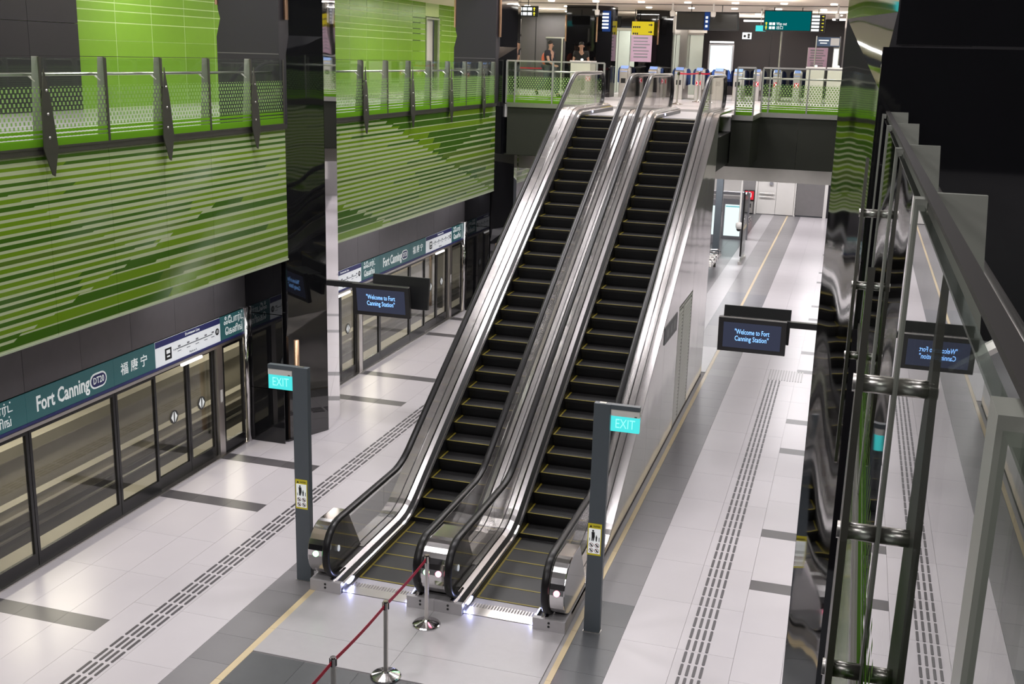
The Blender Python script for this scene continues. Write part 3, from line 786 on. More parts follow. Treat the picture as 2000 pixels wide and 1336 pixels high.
def escalator(c, left_out, right_out, label, lamps):
    """c centre x; left_out / right_out: deck width outside each handrail"""
    global STEP_ME
    root = thing('escalator', label, 'escalator', (c, 12.3, 0))
    # steps
    if STEP_ME is None:
        st = MB().prism([(0, 0), (.4, 0), (.4, -.04), (.075, -.215), (.04, -.13), (.008, -.05)], 'x', -.465, .465).mesh('step')
        yb = MB().box(-.465, .465, 0, .024, 0, .003).box(-.465, -.437, .024, .4, 0, .003).box(.437, .465, .024, .4, 0, .003).mesh('yellow_border')
        STEP_ME = (st, yb)
    for y, z in step_positions():
        s = put('step', STEP_ME[0], step_m, root); s.location = (0, y - 12.3, z - 0.004)
        put('yellow_border', STEP_ME[1], yellow, s)
    # comb and landing plates
    put('comb_plate', B(c - .48, c + .48, 12.36, 12.56, -0.05, 0.008), steel_s, root)
    cm = MB()
    for i in range(24): cm.box(c - .47 + i * .0395, c - .455 + i * .0395, 12.56, 12.68, -0.02, 0.006)
    put('comb_teeth', cm, steel_s, root)
    put('comb_plate', B(c - .48, c + .48, 25.5, 25.75, FU - .05, FU + .008), plate, root)
    hw = 1.71 / 2
    x0, x1 = (c - .84, c + hw) if left_out > .23 else (c - hw, c + .90)
    for y0, y1 in ((10.62, 11.2), (11.2, 12.345)):
        put('landing_plate', B(x0 + .002, x1 - .002, y0 + .002, y1 - .002, -0.01, 0.006), plate, root)
    put('landing_plate', B(c - .5, c + .5, 25.75, 28.3, FU - .02, FU + .006), plate, root)
    for side, wout in ((-1, left_out), (1, right_out)):
        xh = c + side * .64
        X = lambda u: xh + side * u                     # u outward
        # handrail and its guide
        R = handrail_rings(xh)
        put('handrail', MB().rings(R), rubber, root, smooth=True)
        put('handrail_guide', MB().rings(sweep_n([(X(-.022), -.014), (X(.022), -.014), (X(.018), -.045), (X(-.018), -.045)], NY, HY1, NZ + NR)), chrome, root)
        # glass panels
        cuts = [12.75, 14.1] + [14.1 + (YT - 13.6) * i / 7 for i in range(1, 8)] + [26.0, 27.3]
        for a, b in zip(cuts, cuts[1:]):
            g = MB().rings([[(xh - .006, y, zp(y) + .15), (xh + .006, y, zp(y) + .15), (xh + .006, y, zp(y) + NZ + NR - .03), (xh - .006, y, zp(y) + NZ + NR - .03)] for y in path_ys(a + .004, b - .004)])
            put('glass_panel', g, glass_e, root)
        r = NR - .03
        pts = [(NY - r * math.sin(PI * i / 14), NZ - r * math.cos(PI * i / 14)) for i in range(15)] + [(12.746, NZ + r), (12.746, NZ - r)]
        put('newel_glass', MB().prism(pts, 'x', xh - .006, xh + .006), glass_e, root)
        pts = [(HY1 + r * math.sin(PI * i / 14), FU + NZ + r * math.cos(PI * i / 14)) for i in range(15)] + [(27.304, FU + NZ - r), (27.304, FU + NZ + r)]
        put('newel_glass', MB().prism(pts, 'x', xh - .006, xh + .006), glass_e, root)
        # decks
        y0, y1 = 12.3, 28.2
        put('inner_deck', sweep([(X(-.012), .165), (X(-.012), .185), (X(-.078), .16), (X(-.078), .13)], y0, y1), steel, root)
        put('deck_groove', sweep([(X(-.078), .11), (X(-.078), .145), (X(-.135), .10), (X(-.135), .07)], y0, y1), black, root)
        put('skirt_trim', sweep([(X(-.135), .075), (X(-.135), .118), (X(-.160), .108), (X(-.160), .075)], y0, y1), chrome, root)
        put('skirt', sweep([(X(-.158), -.35), (X(-.158), .085), (X(-.168), .08), (X(-.168), -.35)], y0, y1), black, root)
        put('outer_deck', sweep([(X(.012), .165), (X(.012), .185), (X(wout), .175), (X(wout), .13)], 13.4, y1), steel, root)
        put('deck_seam', sweep([(X(wout * .42), .176), (X(wout * .42), .186), (X(wout * .42 + .012), .186), (X(wout * .42 + .012), .176)], 13.5, y1), black, root)
        # foot of the balustrade with sensor holes
        a, b = sorted((X(-.168), X(wout)))
        ft = put('balustrade_foot', B(a, b, 12.27, 12.34, 0, .165), plate, root, bevel=.006)
        hole = MB()
        for z in (.07, .12): hole.disc(((a + b) / 2, 12.268, z), 'y', .016, .004, 10)
        put('sensor_hole', hole, black, ft)
        put('ring_cap', MB().disc((X(-.014), NY - .03, NZ - .02), 'x', .03, .012, 14, 1.5), sign_white, root)
        # polished newel casing
        r = NR - .012
        pts = [(NY - .01 - r * math.sin(PI * i / 16), NZ - r * math.cos(PI * i / 16)) for i in range(17)] + [(12.98, NZ + r - .01), (13.42, .19), (NY, NZ - r)]
        pts = [p for i, p in enumerate(pts)]
        if wout > .23:
            cs = put('newel_casing', MB().prism(pts, 'x', *sorted((X(.05), X(wout - .01)))), chrome, root, bevel=.012)
        elif True:
            cs = put('newel_casing', MB().prism(pts, 'x', *sorted((X(.05), X(wout)))), chrome, root)
        lx = X(min(wout * .62, .15))
        t = 1.75
        put('direction_lamp', MB().disc((lx, NY - .01 - r * math.sin(t) - .004, NZ - r * math.cos(t) - .04), 'y', .038, .02, 16), lamps[side], cs)
        # glowing lamp in the skirt, at the foot
        put('skirt_lamp', MB().disc((X(-.172), 12.58, .078), 'x', .11, .012, 16, .3), led_w, root)
        pl = bpy.data.lights.new('skirt_glow', 'POINT'); pl.energy = 2.2; pl.color = (.45, .5, 1); pl.shadow_soft_size = .03
        po = bpy.data.objects.new('skirt_glow', pl); po.location = (X(-.22), 12.46, .07); COL.objects.link(po)
        put('foot_side', B(*sorted((X(.02), X(wout))), 12.34, 13.42, 0, .165), plate, root)
        put('skirt_lamp', MB().disc((X(-.172), 25.9, FU + .06), 'x', .05, .008, 14, .45), led_w, root)
    # truss
    def under(y): return max(zp(y) - 1.05, 0.0) if y < 24.9 else FU - 1.1
    xs = sorted((c - .64 - left_out + .03, c + .64 + right_out - .03))
    ys = path_ys(13.0, 28.2)
    put('truss', MB().rings([[(xs[0], y, under(y)), (xs[1], y, under(y)), (xs[1], y, zp(y) - .36 if y > 13.5 else -.0), (xs[0], y, zp(y) - .36 if y > 13.5 else -.0)] for y in ys if zp(y) > .4]), black, root)
    return root
CL_, CR_ = -5.50, -3.79
escL = escalator(CL_, .28, .215, 'left escalator, green lamp on its outer newel, red belt running past its foot', {-1: led_g, 1: led_g})
escR = escalator(CR_, .215, .26, 'right escalator beside the right exit post, pink lamps on both newels', {-1: led_r, 1: led_r})
# side cladding of the right escalator
xr = CR_ + .64 + .26
cuts = [12.6, 14.2, 15.9, 17.6, 19.0, 20.55, 22.35, 23.6, 24.75]
for a, b in zip(cuts, cuts[1:]):
    ys = [y for y in path_ys(12.6, 24.75) if a + .003 < y < b - .003]
    ys = [a + .003] + ys + [b - .003]
    lo = .10
    if a == 20.55: lo = 2.5
    top = lambda y: zp(y) + .15
    pts = [(y, lo) for y in (ys[0], ys[-1])] + [(y, top(y)) for y in reversed(ys)]
    put('cladding_panel', MB().prism(pts, 'x', xr - .02, xr), clad, escR)
for a, b in ((20.58, 21.15), (21.2, 22.3)):
    v = put('louvre_door', frame_mb(a, b, .12, 2.46, .03, .04, xr - .02, xr), white_paint, escR)
    put('louvre_back', B(xr - .045, xr - .03, a + .02, b - .02, .14, 2.44), greyink, v)
    lm = MB(); z = .18
    while z < 2.4:
        lm.prism([(xr - .022, z), (xr + .002, z - .02), (xr + .002, z - .012), (xr - .022, z + .03)], 'y', a + .03, b - .03); z += .07
    put('louvre_slats', lm, white_paint, v, kind='stuff')
put('plinth', B(xr - .05, xr - .022, 13.5, 24.7, 0, .10), mat('plinth', (.06, .045, .04), .5), escR)
put('cladding_panel', B(-4.64, xr, 24.73, 24.75, 0, 4.6), clad, escR)
sg = put('notice_plate', MB().prism([(18.9, 2.15), (20.3, 2.12), (20.3, 2.46), (18.9, 2.46)], 'x', xr, xr + .012), mat('notice_grey', (.16, .16, .17), .4), escR)
for k, y in enumerate((19.1, 19.5, 19.85)): put('notice_mark', B(xr + .012, xr + .014, y, y + .25, 2.22, 2.38), mat('notice_mark', (.34, .34, .35), .5), sg)
ys = path_ys(12.9, 24.7)
put('cladding_panel', MB().prism([(12.9, .02), (24.7, .02)] + [(y, zp(y) + .15) for y in reversed(ys)], 'x', CL_ - .92, CL_ - .90), clad, escL)
# ================================================================ GLASS BALUSTRADES
def balustrade(side, posts, blades, top, label, gm, z0=5.78, rods=(6.46, 6.18, 5.90)):
    f = (lambda x: x) if side < 0 else mir
    root = thing('glass_balustrade', label, 'balustrade', (f(XG), posts[0], z0))
    def BX(a, b, *r):
        a, b = sorted((f(a), f(b))); return B(a, b, *r)
    for a, b in zip(posts, posts[1:]):
        put('glass_panel', BX(XG + .012, XG + .024, a + .012, b - .012, z0, top - .02), gm, root)
    for y in posts:
        p = [(f(XG + .006), z0 - .03), (f(XG - .155), z0 - .03), (f(XG - .085), top), (f(XG + .006), top)]
        po = put('post', MB().prism(p, 'y', y - .008, y + .008), satin, root)
        put('joint_strip', BX(XG + .010, XG + .028, y - .022, y + .022, z0, top - .01), dark_steel if side < 0 else satin, root)
        put('rail_bracket', MB().tube([(f(XG - .06), y, top - .30), (f(XG - .15), y, top - .235)], .012, 6), steel_s, po)
    for y in blades:
        # leaf shaped plate standing parallel to the glass, held off it by rods
        p = [(y - .02, top - .13), (y - .10, 6.2), (y - .115, 5.77), (y + .01, 5.45), (y + .055, 5.43), (y + .145, 5.77), (y + .075, 6.3)]
        bl = put('blade', MB().prism(p, 'x', *sorted((f(XG + .078), f(XG + .090)))), dark_steel, root)
        for z in rods:
            put('blade_rod', MB().tube([(f(XG + .025), y, z), (f(XG + .095), y, z)], .016, 10), steel_s, bl, smooth=True)
    put('top_rail', BX(XG - .004, XG + .014, posts[0] - .05, posts[-1] + .02, top - .003, top + .004), capm, root)
    put('handrail', MB().tube([(f(XG - .15), posts[0], top - .22), (f(XG - .15), posts[-1], top - .22)], .021, 10), steel_s, root, smooth=True)
    put('base_shoe', BX(XG - .03, XG + .036, posts[0], posts[-1], z0 - .015, z0 + .012), dark_steel, root)
    return root
satin = mat('satin_grey', (0.28, 0.285, 0.25), 0.35, 0.15, noise=0.05)
capm = mat('rail_cap', (0.022, 0.019, 0.018), 0.6, 0.0, spec=0.2)
balustrade(-1, [8.93, 10.16, 11.39, 12.62, 13.85, 15.07, 16.30, 17.36], [8.93, 11.39, 13.85, 16.30], 6.86, 'glass balustrade on the left gallery before the big black pillar', glass_f)
balustrade(-1, [19.3, 20.59, 21.82, 23.05, 24.27, 25.5, 26.73, 27.95, 29.02], [20.59, 23.05, 25.5, 27.95], 6.86, 'glass balustrade on the left gallery beyond the big black pillar', glass_f)
balustrade(1, [-1.70, -0.475, 0.75, 1.98, 3.205, 4.43, 5.52], [1.98, 4.43], 6.80, 'near glass balustrade running alongside the camera on the right', glass_n)
balustrade(1, [19.3, 20.59, 21.82, 23.05, 24.27, 25.5, 26.73, 27.95, 29.02], [20.59, 23.05, 25.5], 6.86, 'glass balustrade on the right gallery, only seen mirrored', glass_f)
def cross_rail(y, xs, label, top=6.9):
    root = thing('glass_balustrade', label, 'balustrade', (xs[0], y, 5.8))
    for a, b in zip(xs, xs[1:]):
        put('glass_panel', B(a + .012, b - .012, y, y + .012, 5.78, top - .02), glass_f, root)
    for x in xs:
        put('post', MB().prism([(y + .02, 5.76), (y + .16, 5.76), (y + .09, top), (y + .02, top)], 'x', x - .01, x + .01), satin, root)
        put('joint_strip', B(x - .018, x + .018, y - .02, y + .004, 5.78, top), satin, root)
    put('top_rail', B(xs[0], xs[-1], y - .01, y + .03, top - .02, top + .02), steel_s, root)
    put('handrail', MB().tube([(xs[0], y + .14, top - .26), (xs[-1], y + .14, top - .26)], .022, 8), steel_s, root, smooth=True)
    return root
cross_rail(29.56, [-9.24, -9.0, -7.95, -6.75, -6.55], 'glass balustrade of the concourse, left of the escalators')
cross_rail(29.56, [-2.42, -2.24, -1.29, -0.47, 0.05], 'glass balustrade of the concourse, right of the escalators')
cross_rail(27.38, [-2.84, -2.42], 'short glass screen beside the top of the right escalator')

# ================================================================ SCREENS ON BRACKETS
def screens(root_x, y, xs, arm_to, label, z0=2.36, z1=2.95):
    root = thing('display_screen', label, 'screen', ((xs[0] + xs[1]) / 2, y, z0))
    xm = (xs[0] + xs[1]) / 2; w = xs[1] - xs[0]
    def panel(yc, tilt, face, dz, dx):
        """flat panel leaning so that its top tips; face = -1 looks to the camera"""
        def P(u, v, d): # u along x, v up, d depth
            a = math.radians(tilt)
            return (xm + dx + u, yc + d * math.cos(a) + v * math.sin(a), (z0 + z1) / 2 + dz + v * math.cos(a) - d * math.sin(a))
        h = (z1 - z0) / 2
        def slab(u, v, d0, d1, u0=None, v0=None):
            r = [[P(-u, -v, d), P(u, -v, d), P(u, v, d), P(-u, v, d)] for d in (d0, d1)]
            return MB().rings(r)
        hs = put('housing', slab(w / 2, h, -.03, .05), black, root, bevel=.006)
        put('screen', slab(w / 2 - .085, h - .075, -.034, -.028) if face < 0 else slab(w / 2 - .085, h - .075, .048, .054), screen_b, hs)
        if face < 0:
            a = math.radians(tilt)
            for s, v in (('"Welcome to Fort', .065), ('Canning Station"', -.055)):
                text(s, .125, P(0, v, -.036), X3, (0, math.sin(a), math.cos(a)), text_b, hs, width=.56 if v > 0 else .545, th=.0008, bold=.004)
    panel(y, -8, -1, 0, 0)
    panel(y + .42, 8, 1, .10, .20 if arm_to < xm else .03)
    ys = y + .2
    e = xs[0] if arm_to < xm else xs[1]
    put('bracket_arm', B(min(arm_to, e + (.02 if arm_to < xm else -.02)), max(arm_to, e + (.02 if arm_to < xm else -.02)), ys - .05, ys + .05, z1 - .14, z1 - .04), black, root)
    put('bracket_box', B(xs[0] + .15, xs[1] - .15, y + .05, y + .37, z1 - .22, z1 - .06), black, root)
    return root
screens(0, 18.15, (-8.50, -7.39), -9.12, 'double sided black screen showing a welcome message, hung from the left pillar')
screens(0, 18.15, (-1.885, -0.785), -0.16, 'double sided black screen showing a welcome message, hung over the right platform')

# ================================================================ EXIT POSTS
def caution(parent, xc, y, zc):
    st = put('caution_sticker', B(xc - .087, xc + .087, y - .003, y, zc - .21, zc + .21), cau_y, parent)
    put('sticker_field', B(xc - .075, xc + .075, y - .0045, y - .003, zc - .185, zc + .145), sign_white, st)
    put('warning_mark', MB().prism([(xc - .068, zc + .158), (xc - .034, zc + .158), (xc - .051, zc + .19)], 'y', y - .0045, y - .003), ink, st)
    text('CAUTION', .032, (xc + .022, y - .0045, zc + .174), X3, Z3, ink, st, width=.085, th=.0006, bold=.01)
    m = MB()
    m.disc((xc - .02, y - .0055, zc + .115), 'y', .013, .002, 10)
    m.prism([(xc - .04, zc + .10), (xc, zc + .10), (xc + .004, zc + .04), (xc - .008, zc - .02), (xc - .018, zc - .02), (xc - .018, zc + .03), (xc - .024, zc - .02), (xc - .036, zc - .02), (xc - .036, zc + .05)], 'y', y - .0065, y - .0045)
    m.disc((xc + .025, y - .0055, zc + .052), 'y', .008, .002, 8)
    m.prism([(xc + .014, zc + .042), (xc + .036, zc + .042), (xc + .034, zc + .01), (xc + .032, zc - .02), (xc + .018, zc - .02)], 'y', y - .0065, y - .0045)
    m.box(xc + .056, xc + .064, y - .0065, y - .0045, zc - .02, zc + .035)
    m.box(xc - .062, xc - .055, y - .0065, y - .0045, zc - .02, zc + .02)
    put('pictogram', m, ink, st)
    for u in (-.036, .036):
        for v in (-.075, -.145):
            rg = MB(); n = 14
            R = [[(xc + u + r * math.cos(2 * PI * k / n), yy, zc + v + r * math.sin(2 * PI * k / n)) for k in range(n)] for r, yy in ((.029, y - .0045), (.029, y - .0062), (.023, y - .0062), (.023, y - .0045))]
            rg.rings(R, True, False)
            put('ban_ring', rg, mat('ring_ink', (.25, .03, .03), .5), st)
            put('ban_mark', MB().prism([(xc + u - .02, zc + v + .012), (xc + u - .012, zc + v + .02), (xc + u + .02, zc + v - .012), (xc + u + .012, zc + v - .02)], 'y', y - .006, y - .0045).box(xc + u - .007, xc + u + .007, y - .0065, y - .0045, zc + v - .015, zc + v + .01), ink, st)
def exit_post(x0, x1, y, fx0, fx1, label, sx):
    root = thing('exit_post', label, 'exit sign', ((x0 + x1) / 2, y, 0))
    put('post', B(x0, x1, y, y + .09, 0, 3.02), post_grey, root, bevel=.004)
    put('base_plate', B(x0 - .01, x1 + .01, y - .01, y + .10, 0, .008), steel_s, root)
    fl_ = put('flag', B(fx0, fx1, y + .005, y + .085, 2.965, 3.02), post_grey, root)
    a, b = fx0 + (.0 if fx0 < x0 else .008), fx1 - (.008 if fx0 < x0 else 0)
    put('lamp_housing', B(a, b, y + .01, y + .08, 2.885, 2.965), white_paint, root)
    put('led_dot', B(b - .06, b - .03, y + .008, y + .01, 2.89, 2.90), ink, root)
    pn = put('sign_face', B(a, b, y + .02, y + .07, 2.69, 2.885), exit_e, root)
    text('EXIT', .165, ((a + b) / 2, y + .0195, 2.785), X3, Z3, exit_t, pn, width=.235, th=.001)
    text('EXIT', .165, ((a + b) / 2, y + .0705, 2.785), (-1, 0, 0), Z3, exit_t, pn, width=.235, th=.001)
    put('post_cap', B((x0 + x1) / 2 - .04, (x0 + x1) / 2 + .04, y + .02, y + .07, 3.02, 3.025), steel_s, root)
    caution(root, sx, y, 1.265)
    return root
exit_post(-6.722, -6.505, 12.47, -7.08, -6.722, 'grey post with glowing EXIT flag, left of the left escalator', -6.622)
exit_post(-2.692, -2.49, 12.44, -2.49, -2.137, 'grey post with glowing EXIT flag, right of the right escalator', -2.607)

# ================================================================ STANCHIONS
def stanchion(loc, label, group, belt_to=None, sc=1.0, name='stanchion'):
    root = thing(name, label, 'stanchion', loc, group)
    x, y, z = loc
    put('base', MB().lathe([(.005, 0), (.175, 0), (.178, .012), (.165, .022), (.05, .055), (.03, .07), (.005, .07)], (x, y, z), 26), chrome, root)
    put('pole', MB().lathe([(.005, .06), (.027, .06), (.027, .86), (.005, .86)], (x, y, z), 16), steel_s, root, smooth=False)
    hd = put('head', MB().lathe([(.005, .85), (.034, .85), (.034, .94), (.03, .955), (.005, .955)], (x, y, z), 18), chrome, root)
    ck = MB()
    for a, b in ((.033, 0), (-.033, 0), (0, .033), (0, -.033)): ck.box(x + a - .008, x + a + .008, y + b - .008, y + b + .008, z + .86, z + .935)
    put('belt_slot', ck, black, hd)
    if belt_to:
        a = Vector((x, y, z + .905)); b = Vector((belt_to[0], belt_to[1], belt_to[2] + .905)); n = 8
        R = []
        for i in range(n + 1):
            p = a.lerp(b, i / n); sag = -.02 * 4 * (i / n) * (1 - i / n)
            d = (b - a).normalized(); s = Vector((-d.y, d.x, 0)) * .0015
            h = Vector((0, 0, .024)); p = p + Vector((0, 0, sag))
            R.append([p - s - h, p + s - h, p + s + h, p - s + h])
        put('belt', MB().rings(R), belt_red, root)
    return root
stanchion((-4.61, 11.92, .006), 'chrome belt post nearest the escalator newels, at the end of the red belt', 'belt posts at the foot of the escalators', (-4.61, 10.63, .006))
stanchion((-4.61, 10.63, .006), 'chrome belt post in the middle of the steel landing, with round base in view', 'belt posts at the foot of the escalators', (-4.64, 9.34, 0))
stanchion((-4.64, 9.34, 0), 'chrome belt post at the bottom picture edge, only its head in view', 'belt posts at the foot of the escalators', (-4.66, 8.05, 0))

# ================================================================ LOWER PLATFORM BEHIND THE ESCALATORS
t = thing('steel_column', 'grey steel column on the platform behind the right escalator', 'column', (-4.64, 41.5, 0))
put('shaft', B(-4.76, -4.52, 41.4, 41.7, 0, 3.85), post_grey, t, bevel=.01)
put('foot', B(-4.80, -4.48, 41.36, 41.74, 0, .03), steel_s, t)
t = thing('advert_lightbox', 'bright lit notice panel in a dark frame behind the grey column', 'lightbox', (-4.5, 46, 0))
fm = put('frame', B(-4.96, -4.14, 45.98, 46.1, 0.0, 1.62), greyink, t)
put('lit_face', B(-4.87, -4.22, 45.96, 45.98, .12, 1.40), lit_panel, fm)
put('lit_heading', B(-4.85, -4.24, 45.95, 45.96, 1.30, 1.35), emis('teal_lit', (.2, .55, .6), 1), fm)
put('beam', B(-5.5, -3.9, 45.9, 46.2, 1.80, 1.92), greyink, t)
put('leg', B(-3.98, -3.9, 45.95, 46.1, 0, 1.8), greyink, t); put('leg', B(-5.5, -5.42, 45.95, 46.1, 0, 1.8), greyink, t)
t = thing('advert_lightbox', 'narrow lit notice panel left of the grey column', 'lightbox', (-5.5, 44.5, 0))
put('frame', B(-5.6, -4.98, 44.5, 44.62, 0, 1.75), greyink, t); put('lit_face', B(-5.5, -5.06, 44.48, 44.5, .35, 1.5), lit_panel, t)
t = thing('dome_camera', 'white dome camera on a long drop pole over the lower platform', 'camera', (-3.89, 42, .95))
put('drop_pole', MB().tube([(-3.89, 42, 1.2), (-3.89, 42, 3.85)], .035, 8), white_paint, t)
put('body', MB().lathe([(.01, 0.0), (.08, .02), (.12, .10), (.13, .16), (.13, .26), (.05, .30), (.01, .30)], (-3.89, 42, .95), 14), white_paint, t, smooth=True)
put('dome', MB().ball((-3.89, 42, .99), .095, .095, .09), black, t, smooth=True)
t = thing('glass_screen', 'edge-on glass wind screen with a dark edge post behind the right escalator', 'glass screen', (-3.58, 40, 0))
put('edge_post', B(-3.61, -3.55, 39.95, 40.0, .3, 2.6), black, t); put('pane', B(-3.59, -3.57, 40.0, 41.5, .1, 2.5), glass_c, t)
put('foot', B(-3.64, -3.52, 39.9, 41.6, 0, .1), steel_s, t)
t = thing('platform_indicator', 'red lit number box on the dark end wall', 'sign', (-4.65, 54.4, .9))
bx = put('box', B(-4.9, -4.42, 54.3, 54.44, .62, 1.12), black, t); put('red_face', B(-4.86, -4.45, 54.29, 54.3, .68, 1.08), red_e, bx)
text('41', .3, (-4.65, 54.28, .88), X3, Z3, white_e, bx, th=.004)
t = thing('help_point', 'grey call box under the red number box', 'call box', (-4.6, 54.4, .2))
put('body', B(-4.75, -4.45, 54.25, 54.44, .05, .6), steel_s, t); put('grille', B(-4.66, -4.54, 54.24, 54.25, .3, .5), ink, t)
def bench(x, y, n, label):
    t = thing('platform_bench', label, 'bench', (x, y, 0), 'steel benches behind the right escalator')
    for i in range(n):
        yy = y + i * .55
        s = put('seat', B(x - .42, x - .02, yy, yy + .5, .42, .45), steel_s, t, bevel=.01)
        put('backrest', MB().prism([(x - .42, .48), (x - .50, .85), (x - .48, .86), (x - .40, .49)], 'y', yy, yy + .5), steel_s, t)
        put('arm', MB().tube([(x - .40, yy, .44), (x - .40, yy, .66), (x - .06, yy, .68), (x - .02, yy, .62), (x - .02, yy, .44)], .022, 8), chrome, t, smooth=True)
    for k in (0.2, n * .55 - .25):
        put('leg', B(x - .26, x - .18, y + k, y + k + .06, 0, .42), dark_steel, t)
    put('beam', B(x - .26, x - .18, y, y + n * .55, .36, .42), dark_steel, t)
bench(-4.15, 36.6, 5, 'perforated steel bench nearest the right escalator side wall')
bench(-4.0, 46.2, 5, 'perforated steel bench farther along, beside the lit notice panel')
# ================================================================ CONCOURSE
wc = struct('wall_concourse', label='dark back wall of the concourse')
put('panel', B(-8.0, 0.6, 46.0, 46.2, FU, 8.71), mat('dark_wall', (.016, .013, .015), .6, noise=.08), wc)
for x in (-6.2, -3.6, -2.0): put('joint', B(x, x + .02, 45.985, 46.0, FU, 8.71), black, wc)
put('panel', B(-16, -11.3, 44.0, 44.2, FU, 8.71), mat('grey_wall', (.06, .055, .056), .45, noise=.05), wc)
put('joint', B(-12.6, -12.57, 43.99, 44.0, FU, 8.71), black, wc)
put('panel', B(-11.4, -9.7, 46.5, 46.6, FU, 8.71), dark_panel, wc)
put('end_panel', B(0.6, 0.8, 29.6, 46, FU, 8.71), dark_panel, wc)
put('end_panel', B(-0.75, 0.6, 40.5, 40.7, FU, 8.71), mat('grey_wall2', (.14, .13, .13), .4), wc)
dw = struct('door_3', label='dark service door in the grey concourse wall')
put('leaf', B(-12.1, -11.5, 43.93, 43.97, FU, 7.75), black, dw); put('frame', B(-12.16, -11.38, 43.94, 43.99, 7.75, 7.80), steel_s, dw)
put('frame', B(-11.5, -11.44, 43.92, 43.98, FU, 7.75), steel_s, dw)
fg = struct('window_1', label='frosted pale glass wall left of the yellow sign')
for a, b in span(-9.7, -8.3, .47): put('pane', B(a + .01, b - .01, 44.0, 44.03, FU, 8.1), frost, fg)
put('head', B(-9.7, -8.3, 43.98, 44.05, 8.1, 8.2), steel_s, fg)
fg = struct('window_2', label='frosted pale glass wall behind the fare gates')
for a, b in span(-7.6, -6.0, .53): put('pane', B(a + .01, b - .01, 44.5, 44.53, FU, 8.0), frost, fg)
put('head', B(-7.6, -6.0, 44.48, 44.55, 8.0, 8.08), steel_s, fg)
put('mullion', B(-6.9, -6.62, 44.4, 44.5, FU, 8.3), steel_s, fg)
put('upper_panel', B(-7.8, -5.9, 44.5, 44.56, 8.08, 8.71), white_paint, fg)
for x0, x1, y, z, lab in ((-7.75, -6.9, 43, 8.52, 'left'), (-5.7, -4.8, 44, 7.72, 'mid'), (-4.6, -3.2, 45, 8.55, 'b'), (-1.2, -.4, 41, 8.5, 'c')):
    nm = {'left': 'thin lit strip lamp over the frosted glass', 'mid': 'thin lit strip lamp above the bright poster screen', 'b': 'thin lit strip lamp left of the teal sign', 'c': 'thin lit strip lamp at the right end of the concourse'}[lab]
    tag(put('strip_lamp', B(x0, x1, y, y + .08, z, z + .06), lamp_l, bevel=.01), nm, 'lamp')
def black_column(x0, x1, y0, y1, label, z=8.72):
    t = thing('concourse_column', label, 'column', ((x0 + x1) / 2, y0, FU))
    put('shaft', MB().prism([(x0, y0), (x1, y0), (x1 + .45, y0 + .35), (x1 + .45, y1), (x0, y1)], 'z', FU, z), granite, t)
    for x in (x0, x1): put('copper_strip', MB().tube([(x, y0 - .01, 7.55), (x, y0 - .01, 8.4)], .03), copper, t, smooth=True)
    return t
black_column(-9.68, -8.62, 37.5, 38.6, 'black column with two copper strips behind the standing person')
black_column(-7.85, -7.05, 40.3, 41.2, 'black column behind the yellow sign and pink poster')
t = thing('glass_edge', 'pale glass edge post at the left of the concourse rail', 'post', (-9.95, 33, FU))
put('edge', B(-9.98, -9.92, 33, 33.06, FU, 8.1), steel_s, t); put('foot', B(-10.0, -9.9, 32.96, 33.1, FU, FU + .03), steel_s, t)
for z in (6.6, 7.2, 7.6): put('clamp', B(-9.99, -9.88, 32.98, 33.0, z, z + .06), chrome, t)
# hanging signs
def hang(t, xs, y, z, zt=8.72):
    for x in xs: put('hanger', MB().tube([(x, y, z), (x, y, zt)], .015, 6), dark_steel, t)
def arrow(x, y, z, s, d, m, par):
    # d: 0 up, 1 right
    p = [(-.12, -.5), (.12, -.5), (.12, .1), (.38, .1), (0, .5), (-.38, .1), (-.12, .1)]
    if d: p = [(b, -a) for a, b in p]
    put('arrow', MB().prism([(x + a * s, z + b * s) for a, b in p], 'y', y - .004, y), m, par)
t = thing('hanging_sign', 'black hanging sign with white letters and yellow up arrows at the far left', 'sign', (-10.0, 34, 8.2))
bd = put('board', B(-10.35, -9.68, 34, 34.08, 8.2, 8.52), black, t); hang(t, [-10.0], 34.04, 8.52)
for z in (8.29, 8.43):
    for k in range(3): put('sign_word', B(-10.32 + k * .16, -10.19 + k * .16, 33.99, 34, z - .045, z + .045), white_e, bd)
    arrow(-9.8, 34, z, .11, 0, arrow_e, bd)
t = thing('wall_sign', 'blue lit direction list on the right face of the black column', 'sign', (-8.35, 37.7, 8.2))
bd = put('board', B(-8.58, -8.2, 37.62, 37.68, 7.9, 8.56), blue_e, t)
for z in (8.46, 8.35, 8.24, 8.13, 8.02): put('sign_line', B(-8.52, -8.26, 37.61, 37.62, z - .03, z + .03), white_e, bd)
t = thing('hanging_sign', 'yellow sign with two black right arrows above the pink poster', 'sign', (-7.5, 39.8, 7.9))
bd = put('board', B(-7.9, -7.13, 39.8, 39.86, 7.86, 8.31), yellow_e, t); hang(t, [-7.8], 39.83, 8.31)
for z in (8.2, 7.96): arrow(-7.24, 39.8, z, .14, 1, ink, bd)
for z, n in ((8.12, 4), (7.9, 3)):
    for k in range(n): put('sign_mark', B(-7.86 + k * .07, -7.81 + k * .07, 39.79, 39.8, z - .03, z + .035), ink, bd)
def poster(x0, x1, y, z0, z1, label):
    t = thing('poster', label, 'poster', ((x0 + x1) / 2, y, z0))
    sh = put('sheet', B(x0, x1, y, y + .02, z0, z1), pink, t)
    random.seed(3)
    for k in range(7):
        z = z1 - .1 - k * (z1 - z0 - .15) / 7; a = x0 + .06 + random.random() * .05; b = x1 - .06 - random.random() * .15
        put('print_line', B(a, b, y - .004, y, z - .018, z + .018 if k % 3 else z + .03), greyink, sh)
    put('holder', B(x0 - .02, x0, y, y + .04, z0 - .0, z1), steel_s, t)
    return t
